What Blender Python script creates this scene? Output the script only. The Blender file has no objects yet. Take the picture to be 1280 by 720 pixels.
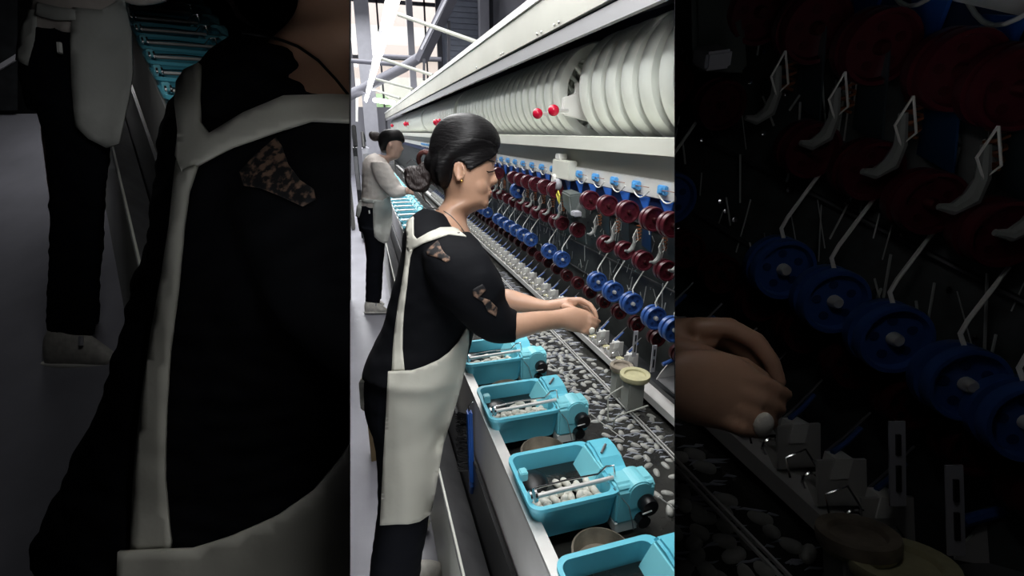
import bpy, bmesh, math, random
from mathutils import Vector, Matrix, noise
from mathutils.bvhtree import BVHTree
from mathutils.geometry import delaunay_2d_cdt
random.seed(7)
col = bpy.context.scene.collection
# ------------------------------------------------------------------ camera
f = 600.0
pit = math.atan(195/600); yaw = math.atan(190/631)
F = Vector((math.sin(yaw)*math.cos(pit), math.cos(yaw)*math.cos(pit), -math.sin(pit)))
R = Vector((math.cos(yaw), -math.sin(yaw), 0)); U = R.cross(F)
C = Vector((0, 0, 1.5))
cam = bpy.data.objects.new('camera', bpy.data.cameras.new('camera')); col.objects.link(cam)
cam.data.sensor_width = 36; cam.data.lens = f*36/1280; cam.data.clip_start = .01
cam.matrix_world = Matrix.Translation(C) @ Matrix((R, U, -F)).transposed().to_4x4()
bpy.context.scene.camera = cam

def ray(x, y): return F + R*((x-640)/f) + U*((360-y)/f)
def at(x, y, D): return C + ray(x, y)*D
def on_z(x, y, z): r = ray(x, y); return C + r*((z-C.z)/r.z)
def on_x(x, y, X): r = ray(x, y); return C + r*(X/r.x)
def on_y(x, y, Y): r = ray(x, y); return C + r*(Y/r.y)
def proj(P):
    d = P - C; D = d.dot(F); return 640+f*d.dot(R)/D, 360-f*d.dot(U)/D, D

# ------------------------------------------------------------------ materials
MATS = {}
def mat(name, c, rough=.5, metal=0, bump=0, bscale=40, var=0, vscale=5, emit=None, spec=.5, sss=0, stretch=None, alpha=1, trans=0):
    if name in MATS: return MATS[name]
    m = bpy.data.materials.new(name); m.use_nodes = True; nt = m.node_tree; b = nt.nodes['Principled BSDF']
    b.inputs['Base Color'].default_value = (*c, 1); b.inputs['Roughness'].default_value = rough
    b.inputs['Metallic'].default_value = metal; b.inputs['Specular IOR Level'].default_value = spec
    b.inputs['Alpha'].default_value = alpha; b.inputs['Transmission Weight'].default_value = trans
    if sss: b.inputs['Subsurface Weight'].default_value = sss; b.inputs['Subsurface Radius'].default_value = (.02, .008, .004)
    if emit: b.inputs['Emission Color'].default_value = (*emit[0], 1); b.inputs['Emission Strength'].default_value = emit[1]
    tc = nt.nodes.new('ShaderNodeTexCoord'); mp = nt.nodes.new('ShaderNodeMapping'); nt.links.new(tc.outputs['Object'], mp.inputs[0])
    if stretch: mp.inputs['Scale'].default_value = stretch
    if var:
        n = nt.nodes.new('ShaderNodeTexNoise'); n.inputs['Scale'].default_value = vscale; n.inputs['Detail'].default_value = 5
        nt.links.new(mp.outputs[0], n.inputs['Vector'])
        r = nt.nodes.new('ShaderNodeValToRGB'); r.color_ramp.elements[0].position = .3; r.color_ramp.elements[1].position = .7
        r.color_ramp.elements[0].color = (*[v*(1-var) for v in c], 1); r.color_ramp.elements[1].color = (*[min(1, v*(1+var*.6)) for v in c], 1)
        nt.links.new(n.outputs[0], r.inputs[0]); nt.links.new(r.outputs[0], b.inputs['Base Color'])
    if bump:
        n = nt.nodes.new('ShaderNodeTexNoise'); n.inputs['Scale'].default_value = bscale; n.inputs['Detail'].default_value = 4
        nt.links.new(mp.outputs[0], n.inputs['Vector'])
        bp = nt.nodes.new('ShaderNodeBump'); bp.inputs['Strength'].default_value = bump; bp.inputs['Distance'].default_value = .01
        nt.links.new(n.outputs[0], bp.inputs['Height']); nt.links.new(bp.outputs[0], b.inputs['Normal'])
    MATS[name] = m; return m
floor_m = mat('polished concrete', (.36, .36, .41), .32, var=.16, vscale=3, bump=.05, bscale=30)
cyan = mat('cyan plastic', (.15, .62, .78), .35, var=.06, vscale=9)
cyan2 = mat('pale cyan plastic', (.24, .70, .80), .38)
steel = mat('brushed steel', (.68, .67, .65), .45, .35, bump=.05, bscale=60, var=.12, vscale=6)
steel_d = mat('dull steel', (.30, .30, .31), .45, .7, var=.25, vscale=8)
chrome = mat('chrome', (.75, .75, .76), .18, 1)
white_m = mat('white metal', (.80, .80, .76), .45, var=.04)
cream = mat('cream painted metal', (.72, .73, .65), .45, var=.06, vscale=3)
fascia = mat('grey beige fascia', (.50, .50, .455), .5, var=.05)
canopy_m = mat('canopy board', (.50, .50, .44), .55, var=.08, vscale=3)
drum_m = mat('pale green white reel', (.74, .77, .71), .35, var=.04)
dark_m = mat('dark machinery', (.025, .027, .03), .5, var=.4, vscale=15)
black_m = mat('black plastic', (.008, .008, .009), .35)
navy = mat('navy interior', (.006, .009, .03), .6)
blue_m = mat('blue plastic', (.032, .09, .30), .35, var=.12, vscale=60)
blue_d = mat('deep blue plastic', (.01, .03, .12), .5)
fin_m = mat('blue fin', (.02, .12, .50), .45)
clip_m = mat('light blue clip', (.12, .42, .80), .45)
red_m = mat('dark red plastic', (.085, .012, .020), .32, var=.2, vscale=60)
red_d = mat('deep red plastic', (.05, .006, .008), .4)
ball_m = mat('red knob', (.60, .008, .04), .25)
brass = mat('yellowed lid', (.50, .47, .28), .5, var=.15, vscale=60)
pot_m = mat('grimy ceramic', (.26, .22, .17), .6, var=.5, vscale=30)
cocoon_m = mat('silk cocoon', (.72, .70, .62), .55, bump=.2, bscale=200, var=.06, vscale=70)
water_m = mat('dark basin water', (.035, .035, .032), .12, bump=.35, bscale=28, var=.5, vscale=12, spec=.7)
water_d = mat('tray water', (.012, .018, .018), .15, bump=.2, bscale=30, var=.4, vscale=12)
float_m = mat('wet cocoon', (.40, .40, .37), .45, bump=.2, bscale=200, var=.35, vscale=20)
skin = mat('skin', (.52, .305, .205), .45, sss=.08, var=.07, vscale=20, bump=.04, bscale=90)
skin_far = mat('far skin', (.50, .32, .25), .5)
lip_m = mat('lips', (.42, .15, .13), .4)
hair_m = mat('black hair', (.006, .0055, .006), .45, bump=.22, bscale=45, stretch=(1, 1, 5), spec=.22)
hair2 = mat('brown hair bun', (.035, .025, .024), .42, bump=.6, bscale=70, stretch=(5, 1, 1))
cloth = mat('black blouse', (.004, .0045, .0065), .8, spec=.15, bump=.25, bscale=14)
trouser = mat('black trousers', (.005, .006, .010), .85, spec=.15, bump=.2, bscale=16)
apron_m = mat('off white apron', (.66, .65, .57), .7, bump=.28, bscale=12, var=.04)
sweater = mat('cream sweater', (.66, .60, .56), .8, bump=.35, bscale=30)
apron_g = mat('light grey apron', (.52, .53, .50), .75, bump=.3, bscale=22)
shoe_m = mat('white sneaker', (.62, .60, .55), .6, var=.2, vscale=40)
sole_m = mat('rubber sole', (.7, .69, .65), .7)
gold = mat('gold', (.8, .5, .15), .25, 1)
concrete = mat('grey wall paint', (.30, .30, .33), .8, var=.08, vscale=1)
pillar_m = mat('grey pillar', (.42, .42, .46), .7, var=.08)
siding = mat('blue grey siding', (.34, .37, .44), .7, var=.08)
duct_m = mat('grey duct', (.13, .13, .155), .5, .2)
rod_m = mat('pale strut', (.33, .34, .30), .6)
frame_m = mat('dark window frame', (.04, .04, .05), .5)
tube_m = mat('fluorescent tube', (1, 1, 1), .5, emit=((.97, .98, 1), 11))
panel_d = mat('greenish dark panel', (.035, .042, .042), .5, var=.5, vscale=18)
plate_b = mat('dark blue plate', (.012, .045, .12), .35)
plate_g = mat('smoky plate', (.03, .045, .055), .3)
spring_m = mat('orange brown spring', (.28, .09, .03), .5)
yellow = mat('yellow tag', (.75, .68, .10), .5)
ceil_m = mat('ceiling paint', (.5, .5, .5), .9)
wall_dark = mat('dark light blocking', (.02, .02, .022), .95, spec=.1)  # near-black, for walls that keep light off the side copies
out_pink = mat('pinkish facade', (.82, .70, .64), .9)
out_cream = mat('cream facade', (.9, .86, .80), .9)
out_green = mat('pale green hedge', (.55, .75, .45), .9, var=.3, vscale=2)
glass_m = bpy.data.materials.new('window glass'); glass_m.use_nodes = True
nt = glass_m.node_tree; nt.nodes.clear(); o_ = nt.nodes.new('ShaderNodeOutputMaterial'); mx = nt.nodes.new('ShaderNodeMixShader')
tr = nt.nodes.new('ShaderNodeBsdfTransparent'); gl = nt.nodes.new('ShaderNodeBsdfGlossy'); gl.inputs[1].default_value = .05; mx.inputs[0].default_value = .08
nt.links.new(tr.outputs[0], mx.inputs[1]); nt.links.new(gl.outputs[0], mx.inputs[2]); nt.links.new(mx.outputs[0], o_.inputs[0])
# black lace: skin-toned openings in a black net
lace = bpy.data.materials.new('floral lace'); lace.use_nodes = True; nt = lace.node_tree; b = nt.nodes['Principled BSDF']; b.inputs['Roughness'].default_value = .7
tc = nt.nodes.new('ShaderNodeTexCoord'); v = nt.nodes.new('ShaderNodeTexNoise'); v.inputs['Scale'].default_value = 70; v.inputs['Detail'].default_value = 3
rp = nt.nodes.new('ShaderNodeValToRGB'); rp.color_ramp.elements[0].position = .46; rp.color_ramp.elements[0].color = (.006, .006, .008, 1)
rp.color_ramp.elements[1].position = .60; rp.color_ramp.elements[1].color = (.26, .16, .11, 1)
nt.links.new(tc.outputs['Object'], v.inputs['Vector']); nt.links.new(v.outputs[0], rp.inputs[0]); nt.links.new(rp.outputs[0], b.inputs['Base Color'])

# ------------------------------------------------------------------ mesh builder
CUR = []          # every object of the place being built now
class MB:
    def __init__(s): s.v = []; s.f = []; s.sm = []
    def add(s, vs, fs, sm=False):
        o = len(s.v); s.v += [Vector(v) for v in vs]; s.f += [tuple(i+o for i in q) for q in fs]; s.sm += [sm]*len(fs); return s
    def box(s, x0, x1, y0, y1, z0, z1):
        return s.hexa([(x0, y0, z0), (x1, y0, z0), (x1, y1, z0), (x0, y1, z0), (x0, y0, z1), (x1, y0, z1), (x1, y1, z1), (x0, y1, z1)])
    def hexa(s, v): return s.add(v, [(0, 3, 2, 1), (4, 5, 6, 7), (0, 1, 5, 4), (1, 2, 6, 5), (2, 3, 7, 6), (3, 0, 4, 7)])
    def bar(s, p0, p1, w, h, up=(0, 0, 1)):
        p0, p1 = Vector(p0), Vector(p1); d = (p1-p0).normalized(); a = d.cross(Vector(up)).normalized()*w/2; b = a.cross(d).normalized()*h/2
        return s.hexa([p0-a-b, p0+a-b, p1+a-b, p1-a-b, p0-a+b, p0+a+b, p1+a+b, p1-a+b])
    def tube(s, pts, r, n=8, closed=False):
        pts = [Vector(p) for p in pts]; N = len(pts); rs = r if isinstance(r, (list, tuple)) else [r]*N
        vs = []; fs = []; u = None
        for i, p in enumerate(pts):
            if closed: t = pts[(i+1) % N]-pts[i-1]
            else: t = pts[min(i+1, N-1)]-pts[max(i-1, 0)]
            t.normalize()
            if u is None: u = t.orthogonal().normalized()
            else: u = (u-t*u.dot(t)); u = u.normalized() if u.length > 1e-6 else t.orthogonal().normalized()
            w = t.cross(u)
            for k in range(n): a = 2*math.pi*k/n; vs.append(p+(u*math.cos(a)+w*math.sin(a))*rs[i])
        for i in range(N if closed else N-1):
            j = (i+1) % N
            for k in range(n): fs.append((i*n+k, i*n+(k+1) % n, j*n+(k+1) % n, j*n+k))
        if not closed: fs += [tuple(range(n))[::-1], tuple((N-1)*n+k for k in range(n))]
        return s.add(vs, fs, True)
    def lathe(s, prof, n=32, axis='y', c=(0, 0, 0), closed=False):
        # prof: (radius, height)
        vs = []; fs = []; c = Vector(c)
        for r, h in prof:
            for k in range(n):
                a = 2*math.pi*k/n; x, z = r*math.cos(a), r*math.sin(a)
                vs.append(c+(Vector((x, h, z)) if axis == 'y' else Vector((x, z, h)) if axis == 'z' else Vector((h, x, z))))
        N = len(prof)
        for i in range(N if closed else N-1):
            j = (i+1) % N
            for k in range(n): fs.append((i*n+k, i*n+(k+1) % n, j*n+(k+1) % n, j*n+k))
        if not closed: fs += [tuple(range(n))[::-1], tuple((N-1)*n+k for k in range(n))]
        s.add(vs, fs, True); return s
    def ell(s, c, r, n=12, m=8, M=None):
        c = Vector(c); vs = []; fs = []
        for i in range(m+1):
            a = math.pi*i/m
            for k in range(n):
                b = 2*math.pi*k/n; p = Vector((r[0]*math.sin(a)*math.cos(b), r[1]*math.sin(a)*math.sin(b), r[2]*math.cos(a)))
                vs.append(c+(M @ p if M else p))
        for i in range(m):
            for k in range(n): fs.append((i*n+k, i*n+(k+1) % n, (i+1)*n+(k+1) % n, (i+1)*n+k))
        return s.add(vs, fs, True)
    def prism(s, poly, axis, lo, hi):
        # outline in the two other axes, extruded along axis
        def P(u, v, w): return (w, u, v) if axis == 'x' else (u, w, v) if axis == 'y' else (u, v, w)
        n = len(poly); vs = [P(u, v, lo) for u, v in poly]+[P(u, v, hi) for u, v in poly]
        return s.add(vs, [tuple(range(n))[::-1], tuple(range(n, 2*n))]+[(i, (i+1) % n, n+(i+1) % n, n+i) for i in range(n)])
    def build(s, name, m, parent=None, bevel=0, rec=True, auto=True):
        me = bpy.data.meshes.new(name); me.from_pydata([tuple(v) for v in s.v], [], s.f)
        me.polygons.foreach_set('use_smooth', s.sm); bm = bmesh.new(); bm.from_mesh(me)
        bmesh.ops.recalc_face_normals(bm, faces=bm.faces)
        if bevel:
            es = [e for e in bm.edges if len(e.link_faces) == 2 and e.calc_face_angle(0) > .6]
            bmesh.ops.bevel(bm, geom=es, offset=bevel, segments=2, affect='EDGES', clamp_overlap=True)
        if auto:
            for e in bm.edges:
                if len(e.link_faces) == 2 and e.calc_face_angle(0) > .7: e.smooth = False
        bm.to_mesh(me); bm.free()
        o = bpy.data.objects.new(name, me); col.objects.link(o); me.materials.append(m)
        adopt(o, parent)
        if rec: CUR.append(o)
        return o
def tag(o, label=None, cat=None, group=None, kind=None):
    if label: o['label'] = label
    if cat: o['category'] = cat
    if group: o['group'] = group
    if kind: o['kind'] = kind
    return o
def empty(name, loc=(0, 0, 0)):
    o = bpy.data.objects.new(name, None); col.objects.link(o); o.location = loc; o.empty_display_size = .05; CUR.append(o); return o
KIDS = {}         # name of a parent -> names of its parts
def kids(o): return [bpy.data.objects[n] for n in KIDS.get(o.name, [])]
def adopt(c, p):
    c.parent = p
    if p: KIDS.setdefault(p.name, []).append(c.name)
def copy_tree(o, parent=None, label=None, group=None):
    c = o.copy(); col.objects.link(c); adopt(c, parent); CUR.append(c)
    for ch in kids(o): copy_tree(ch, c)
    if label: c['label'] = label
    if group: c['group'] = group
    return c
def place(proto, first, loc, label=None, group=None, rot=None, scale=None):
    o = proto if first else copy_tree(proto)
    o.location = loc
    if rot is not None: o.rotation_euler = rot
    if scale: o.scale = (scale,)*3
    if label: o['label'] = label
    if group: o['group'] = group
    return o

# ------------------------------------------------------------------ the wheels, levers and brackets of the reeling machine
def wheel(name, m, md, r, label, cat, group, w=.034):
    t = empty(name); tag(t, label, cat, group)
    h = w/2
    MB().lathe([(r*.25, -h*.55), (r*.80, -h*.55), (r*.86, -h), (r*.97, -h), (r, -h*.85), (r, -h*.25), (r*.66, -h*.2), (r*.66, h*.15), (r, h*.2),
                (r, h*.85), (r*.97, h), (r*.2, h)], 28).build('rim', m, t)
    hb = MB()
    hb.lathe([(r*.13, -h*1.15), (r*.18, -h*1.0), (r*.2, -h*.5)], 14)
    hb.build('hub', steel if md is blue_d else md, t)
    hs = MB()
    for k in range(5):
        a = k*2*math.pi/5+.4; hs.lathe([(r*.135, -h*.62), (r*.135, -h*.5)], 10, c=(r*.52*math.cos(a), 0, r*.52*math.sin(a)))
    hs.build('hole', md, t)
    return t
ROWTOP = [on_x(x, y, .80).y for x, y in ((838, 280), (815, 273), (784, 263), (759, 255), (737, 249))] + [2.0+.125*k for k in range(6)] + [2.95+.125*k for k in range(30)]
ROWBLUE = [.975]+[on_x(x, y, .80).y for x, y in ((840, 413), (817, 395), (789, 377), (766, 361), (746, 351), (702, 322), (686, 314))] + [2.32+.13*k for k in range(6)] + [3.25+.13*k for k in range(26)]
ROWMID = [on_x(x, y, .815).y for x, y in ((831, 338), (803, 326), (780, 316), (757, 304), (722, 282))]+[1.95] + [2.02+.13*k for k in range(34)]
ROWLOW = [.96+.12*k for k in range(45)]

def build_machine_units():
    w = wheel('silk_pulley', red_m, red_d, .036, 'dark red grooved wheel in the top row under the blue fins', 'wheel', 'dark red wheels of the top row')
    for i, y in enumerate(ROWTOP): place(w, i == 0, (.80, y, 1.257))
    w = wheel('silk_pulley', red_m, red_d, .031, 'dark red grooved wheel in the middle row above the blue wheels', 'wheel', 'dark red wheels of the middle row')
    for i, y in enumerate(ROWMID): place(w, i == 0, (.815, y, 1.120+random.uniform(-.006, .006)))
    w = wheel('silk_pulley', blue_m, blue_d, .036, 'blue plastic wheel with round holes hanging on a bent white lever', 'wheel', 'blue wheels in a row')
    for i, y in enumerate(ROWBLUE): place(w, i == 0, (.80, y, .968))
    w = wheel('silk_pulley', red_d, black_m, .026, 'small blackish red wheel in the lowest row beneath the blue wheels', 'wheel', 'small dark wheels of the lowest row')
    for i, y in enumerate(ROWLOW): place(w, i == 0, (.835, y, .885))
    # bent white levers rising from each blue wheel
    t = tag(MB().tube([(0, 0, .033), (-.002, .005, .048), (.006, .008, .060), (.045, .02, .105)], .0022, 6).build('lever', white_m), 'bent white wire lever rising from a blue wheel', 'lever', 'white levers above the blue wheels')
    for i, y in enumerate(ROWBLUE): place(t, i == 0, (.80, y-.01, .968))
    # curved white hooks and plates below the top wheels
    hk = empty('thread_hook'); tag(hk, 'curved grey hook below a wheel of the top row', 'hook', 'hooks below the top wheels')
    MB().tube([(.0, 0, .06), (.002, 0, .03), (-.004, 0, .012), (-.018, 0, .004), (-.03, 0, .008)], [.004, .006, .008, .006, .003], 8).build('hook_arm', mat('hook grey', (.22, .23, .22), .45), hk)
    MB().tube([(.004, -.004, .075), (-.008, -.004, .05), (.0, -.004, .03), (.012, -.004, .04), (.004, -.004, .075)], .0013, 5).build('wire_loop', white_m, hk)
    for i, y in enumerate(ROWTOP): place(hk, i == 0, (.80, y-.055, 1.135))
    pl = tag(MB().prism([(-.028, -.01), (.03, 0), (.03, .085), (-.012, .085)], 'x', -.001, .001).build('divider_plate', plate_g), 'smoky dark plate standing between two hooks', 'plate', 'dark plates between the hooks')
    pb = tag(MB().prism([(-.028, -.01), (.03, 0), (.03, .085), (-.012, .085)], 'x', -.001, .001).build('divider_plate', plate_b), 'dark blue plate standing between two hooks', 'plate', 'dark blue plates between the hooks')
    fa = fb = True
    for i, y in enumerate(ROWTOP):
        q = (.845, y-.06, 1.15)
        if i % 4 == 2: place(pb, fb, q); fb = False
        else: place(pl, fa, q); fa = False
    sp = tag(MB().tube([(.008*math.cos(a*.9), .008*math.sin(a*.9), a*.0016) for a in range(34)], .0018, 4).build('coil_spring', spring_m), 'orange brown coil spring behind a hook', 'spring', 'coil springs behind the hooks')
    for i, y in enumerate(ROWTOP): place(sp, i == 0, (.83, y-.03, 1.165))
    # light blue clips with looping white cable on the white strip; deep blue fins below
    cl = empty('cable_clip'); tag(cl, 'light blue clip with cable loop on the white strip', 'clip', 'light blue clips on the white strip')
    MB().box(-.012, 0, -.022, .022, -.014, .014).build('clip_body', clip_m, cl, bevel=.003)
    MB().box(-.018, -.010, -.010, .010, -.008, .008).build('clip_button', clip_m, cl, bevel=.002)
    MB().tube([(-.010, .02-.105*k/8+.105*.0, -.008-.026*math.sin(math.pi*k/8)) for k in range(9)], .0022, 6).build('cable_loop', white_m, cl)
    MB().tube([(-.013, -.085, .002), (-.014, -.02, .001), (-.014, .0, 0)], .0012, 5).build('thin_wire', spring_m, cl)
    for i, y in enumerate([1.05+.122*k for k in range(1)]*0+[1.236+.147*k for k in range(42) if k != 5]): place(cl, i == 0, (.838, y, 1.338))
    fn = tag(MB().prism([(-.03, 0), (.035, 0), (-.02, -.055)], 'x', -.002, .002).build('blue_fin', fin_m), 'bright blue triangular fin below the white strip', 'fin', 'blue fins below the white strip')
    for i, y in enumerate([1.09+.122*k for k in range(40)]): place(fn, i == 0, (.835, y, 1.308))
    # guide brackets above the water
    br = empty('guide_bracket'); tag(br, 'folded steel guide bracket with a wire ring on the guide rail', 'bracket', 'guide brackets on the rail above the water')
    MB().box(0, .05, -.002, .002, 0, .05).box(0, .002, 0, .04, 0, .018).box(0, .05, 0, .045, -.002, .001).build('folded_plate', steel, br)
    MB().hexa([(.012, -.004, .03), (.03, -.004, .03), (.03, .018, .03), (.012, .018, .03), (.018, -.004, .052), (.036, -.004, .052), (.036, .018, .052), (.018, .018, .052)]).build('tilted_block', white_m, br)
    MB().tube([(.005+.011*math.cos(a), .02, .016+.011*math.sin(a)) for a in [k*math.pi/5 for k in range(10)]], .0018, 5, True).build('wire_ring', chrome, br)
    MB().tube([(.02, .02, .05), (.045, .03, .062), (.075, .03, .09)], .0014, 5).build('wire_arm', steel_d, br)
    MB().tube([(.022, .01, .054), (.042, .02, .06), (.062, .026, .074)], .003, 6).build('blue_sleeve', blue_m, br)
    MB().lathe([(.012, 0), (.015, .008), (.013, .009), (.001, .004)], 16, 'z', c=(.016, .055, .004)).build('small_dish', brass, br)
    MB().tube([(-.004, -.03, .004), (-.002, -.02, .022), (.02, -.02, .03), (.03, -.028, .008)], .0013, 5).build('wire_bow', chrome, br)
    ys = [1.24+.098*k for k in range(48)]
    for i, y in enumerate(ys): place(br, i == 0, (.752, y, .765), rot=(0, 0, random.uniform(-.1, .1)))
    # nearest two large troughs
    for k, y in enumerate([1.03, .86]):
        tg = empty('thread_trough', (.79, y, .80))
        tag(tg, ['steel thread trough with bent side plates behind the yellowed lid', 'nearest steel thread trough with bent side plates beside the right edge'][k], 'trough', 'steel troughs on the guide rail')
        MB().hexa([(-.01, -.07, 0), (.09, -.07, .0), (.09, .07, .0), (-.01, .07, .0), (-.01, -.07, .004), (.09, -.07, .004), (.09, .07, .004), (-.01, .07, .004)]).build('tray_plate', steel_d, tg)
        for s in (-1, 1): MB().prism([(-.012, .0), (.09, 0), (.07, .05), (.03, .055), (.0, .02)], 'y', s*.066-.0015, s*.066+.0015).build('side_plate', steel, tg)
        MB().tube([(.05, -.068, .03), (.05, .068, .03)], .006, 8).build('cross_rod', steel, tg)
        for q in range(4): MB().ell((.01+.018*q, random.uniform(-.04, .04), .012), (.012, .008, .008), 8, 6).build('round_weight', steel_d if q % 2 else chrome, tg)
        MB().tube([(.03, .03, .055), (.06, .035, .075), (.10, .05, .10)], .0016, 5).build('wire_arm', chrome, tg)
        MB().tube([(.0, .06, .05), (.045, .06, .064), (.09, .055, .06)], .006, 8).build('blue_handle', blue_m, tg)
    # perforated upright plates
    for k, (x, y) in enumerate([(793, 438), (816, 457)]):
        p = at(x, y, 1.42-.08*k); g = empty('guide_plate', p)
        tag(g, ['upright slotted grey plate left of its twin under the blue wheels', 'upright slotted grey plate right of its twin by the right edge'][k], 'plate')
        MB().box(-.007, .007, -.001, .001, -.02, .062).build('plate_body', pillar_m, g)
        MB().box(-.002, .002, -.003, -.001, -.005, .02).box(-.002, .002, -.003, -.001, .03, .05).build('slot', black_m, g)
    # round yellowed lids on square cups
    for k, (x, y, z, r) in enumerate([(777, 456, .835, .034), (794, 467, .85, .042)]):
        p = on_z(x, y, z); t = empty('lidded_cup', p)
        tag(t, ['smaller dull lidded cup standing behind the yellowed one', 'grey square cup under a round yellowed lid beside the guide rail'][k], 'cup')
        MB().lathe([(r, -.012), (r*1.02, -.004), (r, 0), (r*.72, -.001), (r*.66, -.006), (.001, -.007)], 28, 'z').build('lid', brass if k else pot_m, t)
        MB().lathe([(r*.92, -.017), (r*.92, -.011)], 24, 'z').build('lid_rim', brass, t)
        MB().box(-r*.72, r*.45, -r*.62, r*.5, -.10, -.016).build('cup_body', mat('cup grey', (.28, .29, .26), .6), t, bevel=.003)
    # wire loops over the water
    for k, pts in enumerate([[(760, 527, .74), (760, 496, .80), (764, 492, .805), (779, 483, .82)], [(767, 532, .74), (768, 525, .76), (772, 520, .77), (810, 507, .80)]]):
        tag(MB().tube([on_z(*p) for p in pts], .0022, 6).build('wire_guide', rod_m), ['thin chrome wire reaching from the cup down to the water', 'lower bent chrome wire lying out over the water'][k], 'wire')

def build_long():
    """long runs of the machine; returned separately so the enlarged side copies can map them again"""
    L = []
    def st(o, label, cat='machine part'): tag(o, label, cat); L.append(o); return o
    Y0, Y1 = .12, 16
    b = empty('reeling_basin', (0, 0, 0)); tag(b, 'long stainless steel reeling basin with flat rim and plinth', 'basin')
    L.append(b)
    MB().box(.238, .262, Y0, Y1, .792, .80).box(.238, .243, Y0, Y1, .45, .795).box(.232, .240, Y0, Y1, .447, .455).build('outer_wall', steel, b)
    MB().box(.256, .262, Y0, Y1, .62, .795).box(.256, .86, Y0, Y1, .60, .62).box(.80, .81, Y0, Y1, .6, .765).build('inner_lining', dark_m, b)
    MB().hexa([(.135, Y0, .50), (.22, Y0, .40), (.22, Y1, .40), (.135, Y1, .50), (.135, Y0, .505), (.22, Y0, .405), (.22, Y1, .405), (.135, Y1, .505)]).build('sloped_skirt', steel_d, b)
    MB().box(.225, .235, Y0, Y1, .05, .60).build('recess_panel', black_m, b)
    MB().box(.135, .145, Y0, Y1, 0, .50).build('plinth_panel', cream, b)
    w = MB().box(.262, .80, Y0, Y1, .70, .722).build('basin_water', water_m); tag(w, 'dark water lying in the steel reeling basin', 'water', kind='stuff'); L.append(w)
    r = MB(); 
    for x in (.668, .677): r.bar((x, Y0, .735), (x, 9, .735), .003, .004)
    st(r.build('guide_bar', steel), 'thin double steel bar running just above the water', 'bar')
    r = MB().box(.742, .775, Y0, 12, .750, .757).box(.740, .745, Y0, 12, .745, .768).box(.775, .80, Y0, 12, .742, .750)
    st(r.build('guide_rail', steel), 'steel guide rail carrying the brackets along the water', 'rail')
    st(MB().box(.80, .92, Y0, 12, .735, .745).build('under_shelf', dark_m), 'dark stained shelf behind the guide rail', 'shelf')
    p = MB().box(.875, .90, Y0, Y1, .62, 1.31)
    st(p.build('machine_backboard', panel_d), 'dark stained backboard behind the wheels', 'panel')
    s_ = MB().box(.855, .875, Y0, Y1, 1.255, 1.31); st(s_.build('blue_recess', blue_d), 'deep blue recessed band behind the fins', 'band')
    t = MB().box(.84, .86, Y0, Y1, 1.31, 1.362); st(t.build('cable_strip', white_m), 'white strip carrying the light blue clips', 'strip')
    t = MB().box(.862, .90, Y0, Y1, 1.362, 1.445); st(t.build('fascia_board', fascia), 'plain grey beige fascia under the white rail', 'fascia')
    t = MB().box(.80, .95, Y0, Y1, 1.437, 1.484); st(t.build('top_rail', cream), 'off white box rail under the big reels', 'rail')
    for k, (z, x) in enumerate([(1.21, .87), (1.04, .865), (.925, .87)]):
        st(MB().tube([(x, Y0, z), (x, 9, z)], .004, 8).build('shaft', dark_m), ['thin shaft behind the top row of wheels', 'thin shaft above the blue wheels', 'thin shaft below the blue wheels'][k], 'shaft')
    return L

def build_clutter():
    m = MB(); rnd = random.Random(3)
    for i in range(330):
        y = rnd.uniform(.9, 4.5); z = rnd.uniform(.9, 1.2); x = rnd.uniform(.835, .87); l = rnd.uniform(.03, .10); a = rnd.uniform(-1.2, 1.2)
        m.tube([(x, y, z), (x+rnd.uniform(-.01, .01), y+l*math.sin(a)*.4, z+l*math.cos(a))], rnd.uniform(.0007, .0018), 4)
    tag(m.build('silk_thread', mat('silk thread', (.42, .44, .42), .4)), 'tangle of fine threads and wires before the dark backboard', 'thread', kind='stuff')
    m = MB()
    for i in range(110):
        m.ell((rnd.uniform(.83, .87), rnd.uniform(.95, 3.5), rnd.uniform(.9, 1.2)), (.004, .004, .004), 6, 4)
    tag(m.build('thread_button', chrome), 'scatter of small shiny guide buttons before the backboard', 'guide', kind='stuff')

def build_filaments():
    m = MB(); rnd = random.Random(21)
    for i in range(520):
        y = rnd.uniform(.85, 2.6); x = rnd.uniform(.56, .735); l = rnd.uniform(.012, .04); a = rnd.uniform(-.5, .25)
        d = Vector((math.cos(a), math.sin(a), 0))*l; p = Vector((x, y, .7225))
        m.tube([p-d*.5, p-d*.2+Vector((0, .002, .001)), p+d*.2+Vector((0, -.002, .001)), p+d*.5], [.0004, .0016, .0014, .0003], 5)
    tag(m.build('silk_filament', mat('wet silk', (.44, .46, .52), .25)), 'wet silk filaments glistening on the water by the guide bar', 'silk', kind='stuff')

def cocoon_mesh():
    m = MB(); prof = []
    n, q = 12, 10
    vs = []; fs = []
    for i in range(q+1):
        a = math.pi*i/q; rr = .0088*math.sin(a)**.8*(1-.06*math.cos(2*a)*-1) if 0 < i < q else 0
        for k in range(n): b = 2*math.pi*k/n; vs.append((.0150*math.cos(a), rr*math.cos(b), rr*math.sin(b)))
    for i in range(q):
        for k in range(n): fs.append((i*n+k, i*n+(k+1) % n, (i+1)*n+(k+1) % n, (i+1)*n+k))
    m.add(vs, fs, True); return m.build('silk_cocoon', cocoon_m, auto=False)

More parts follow.
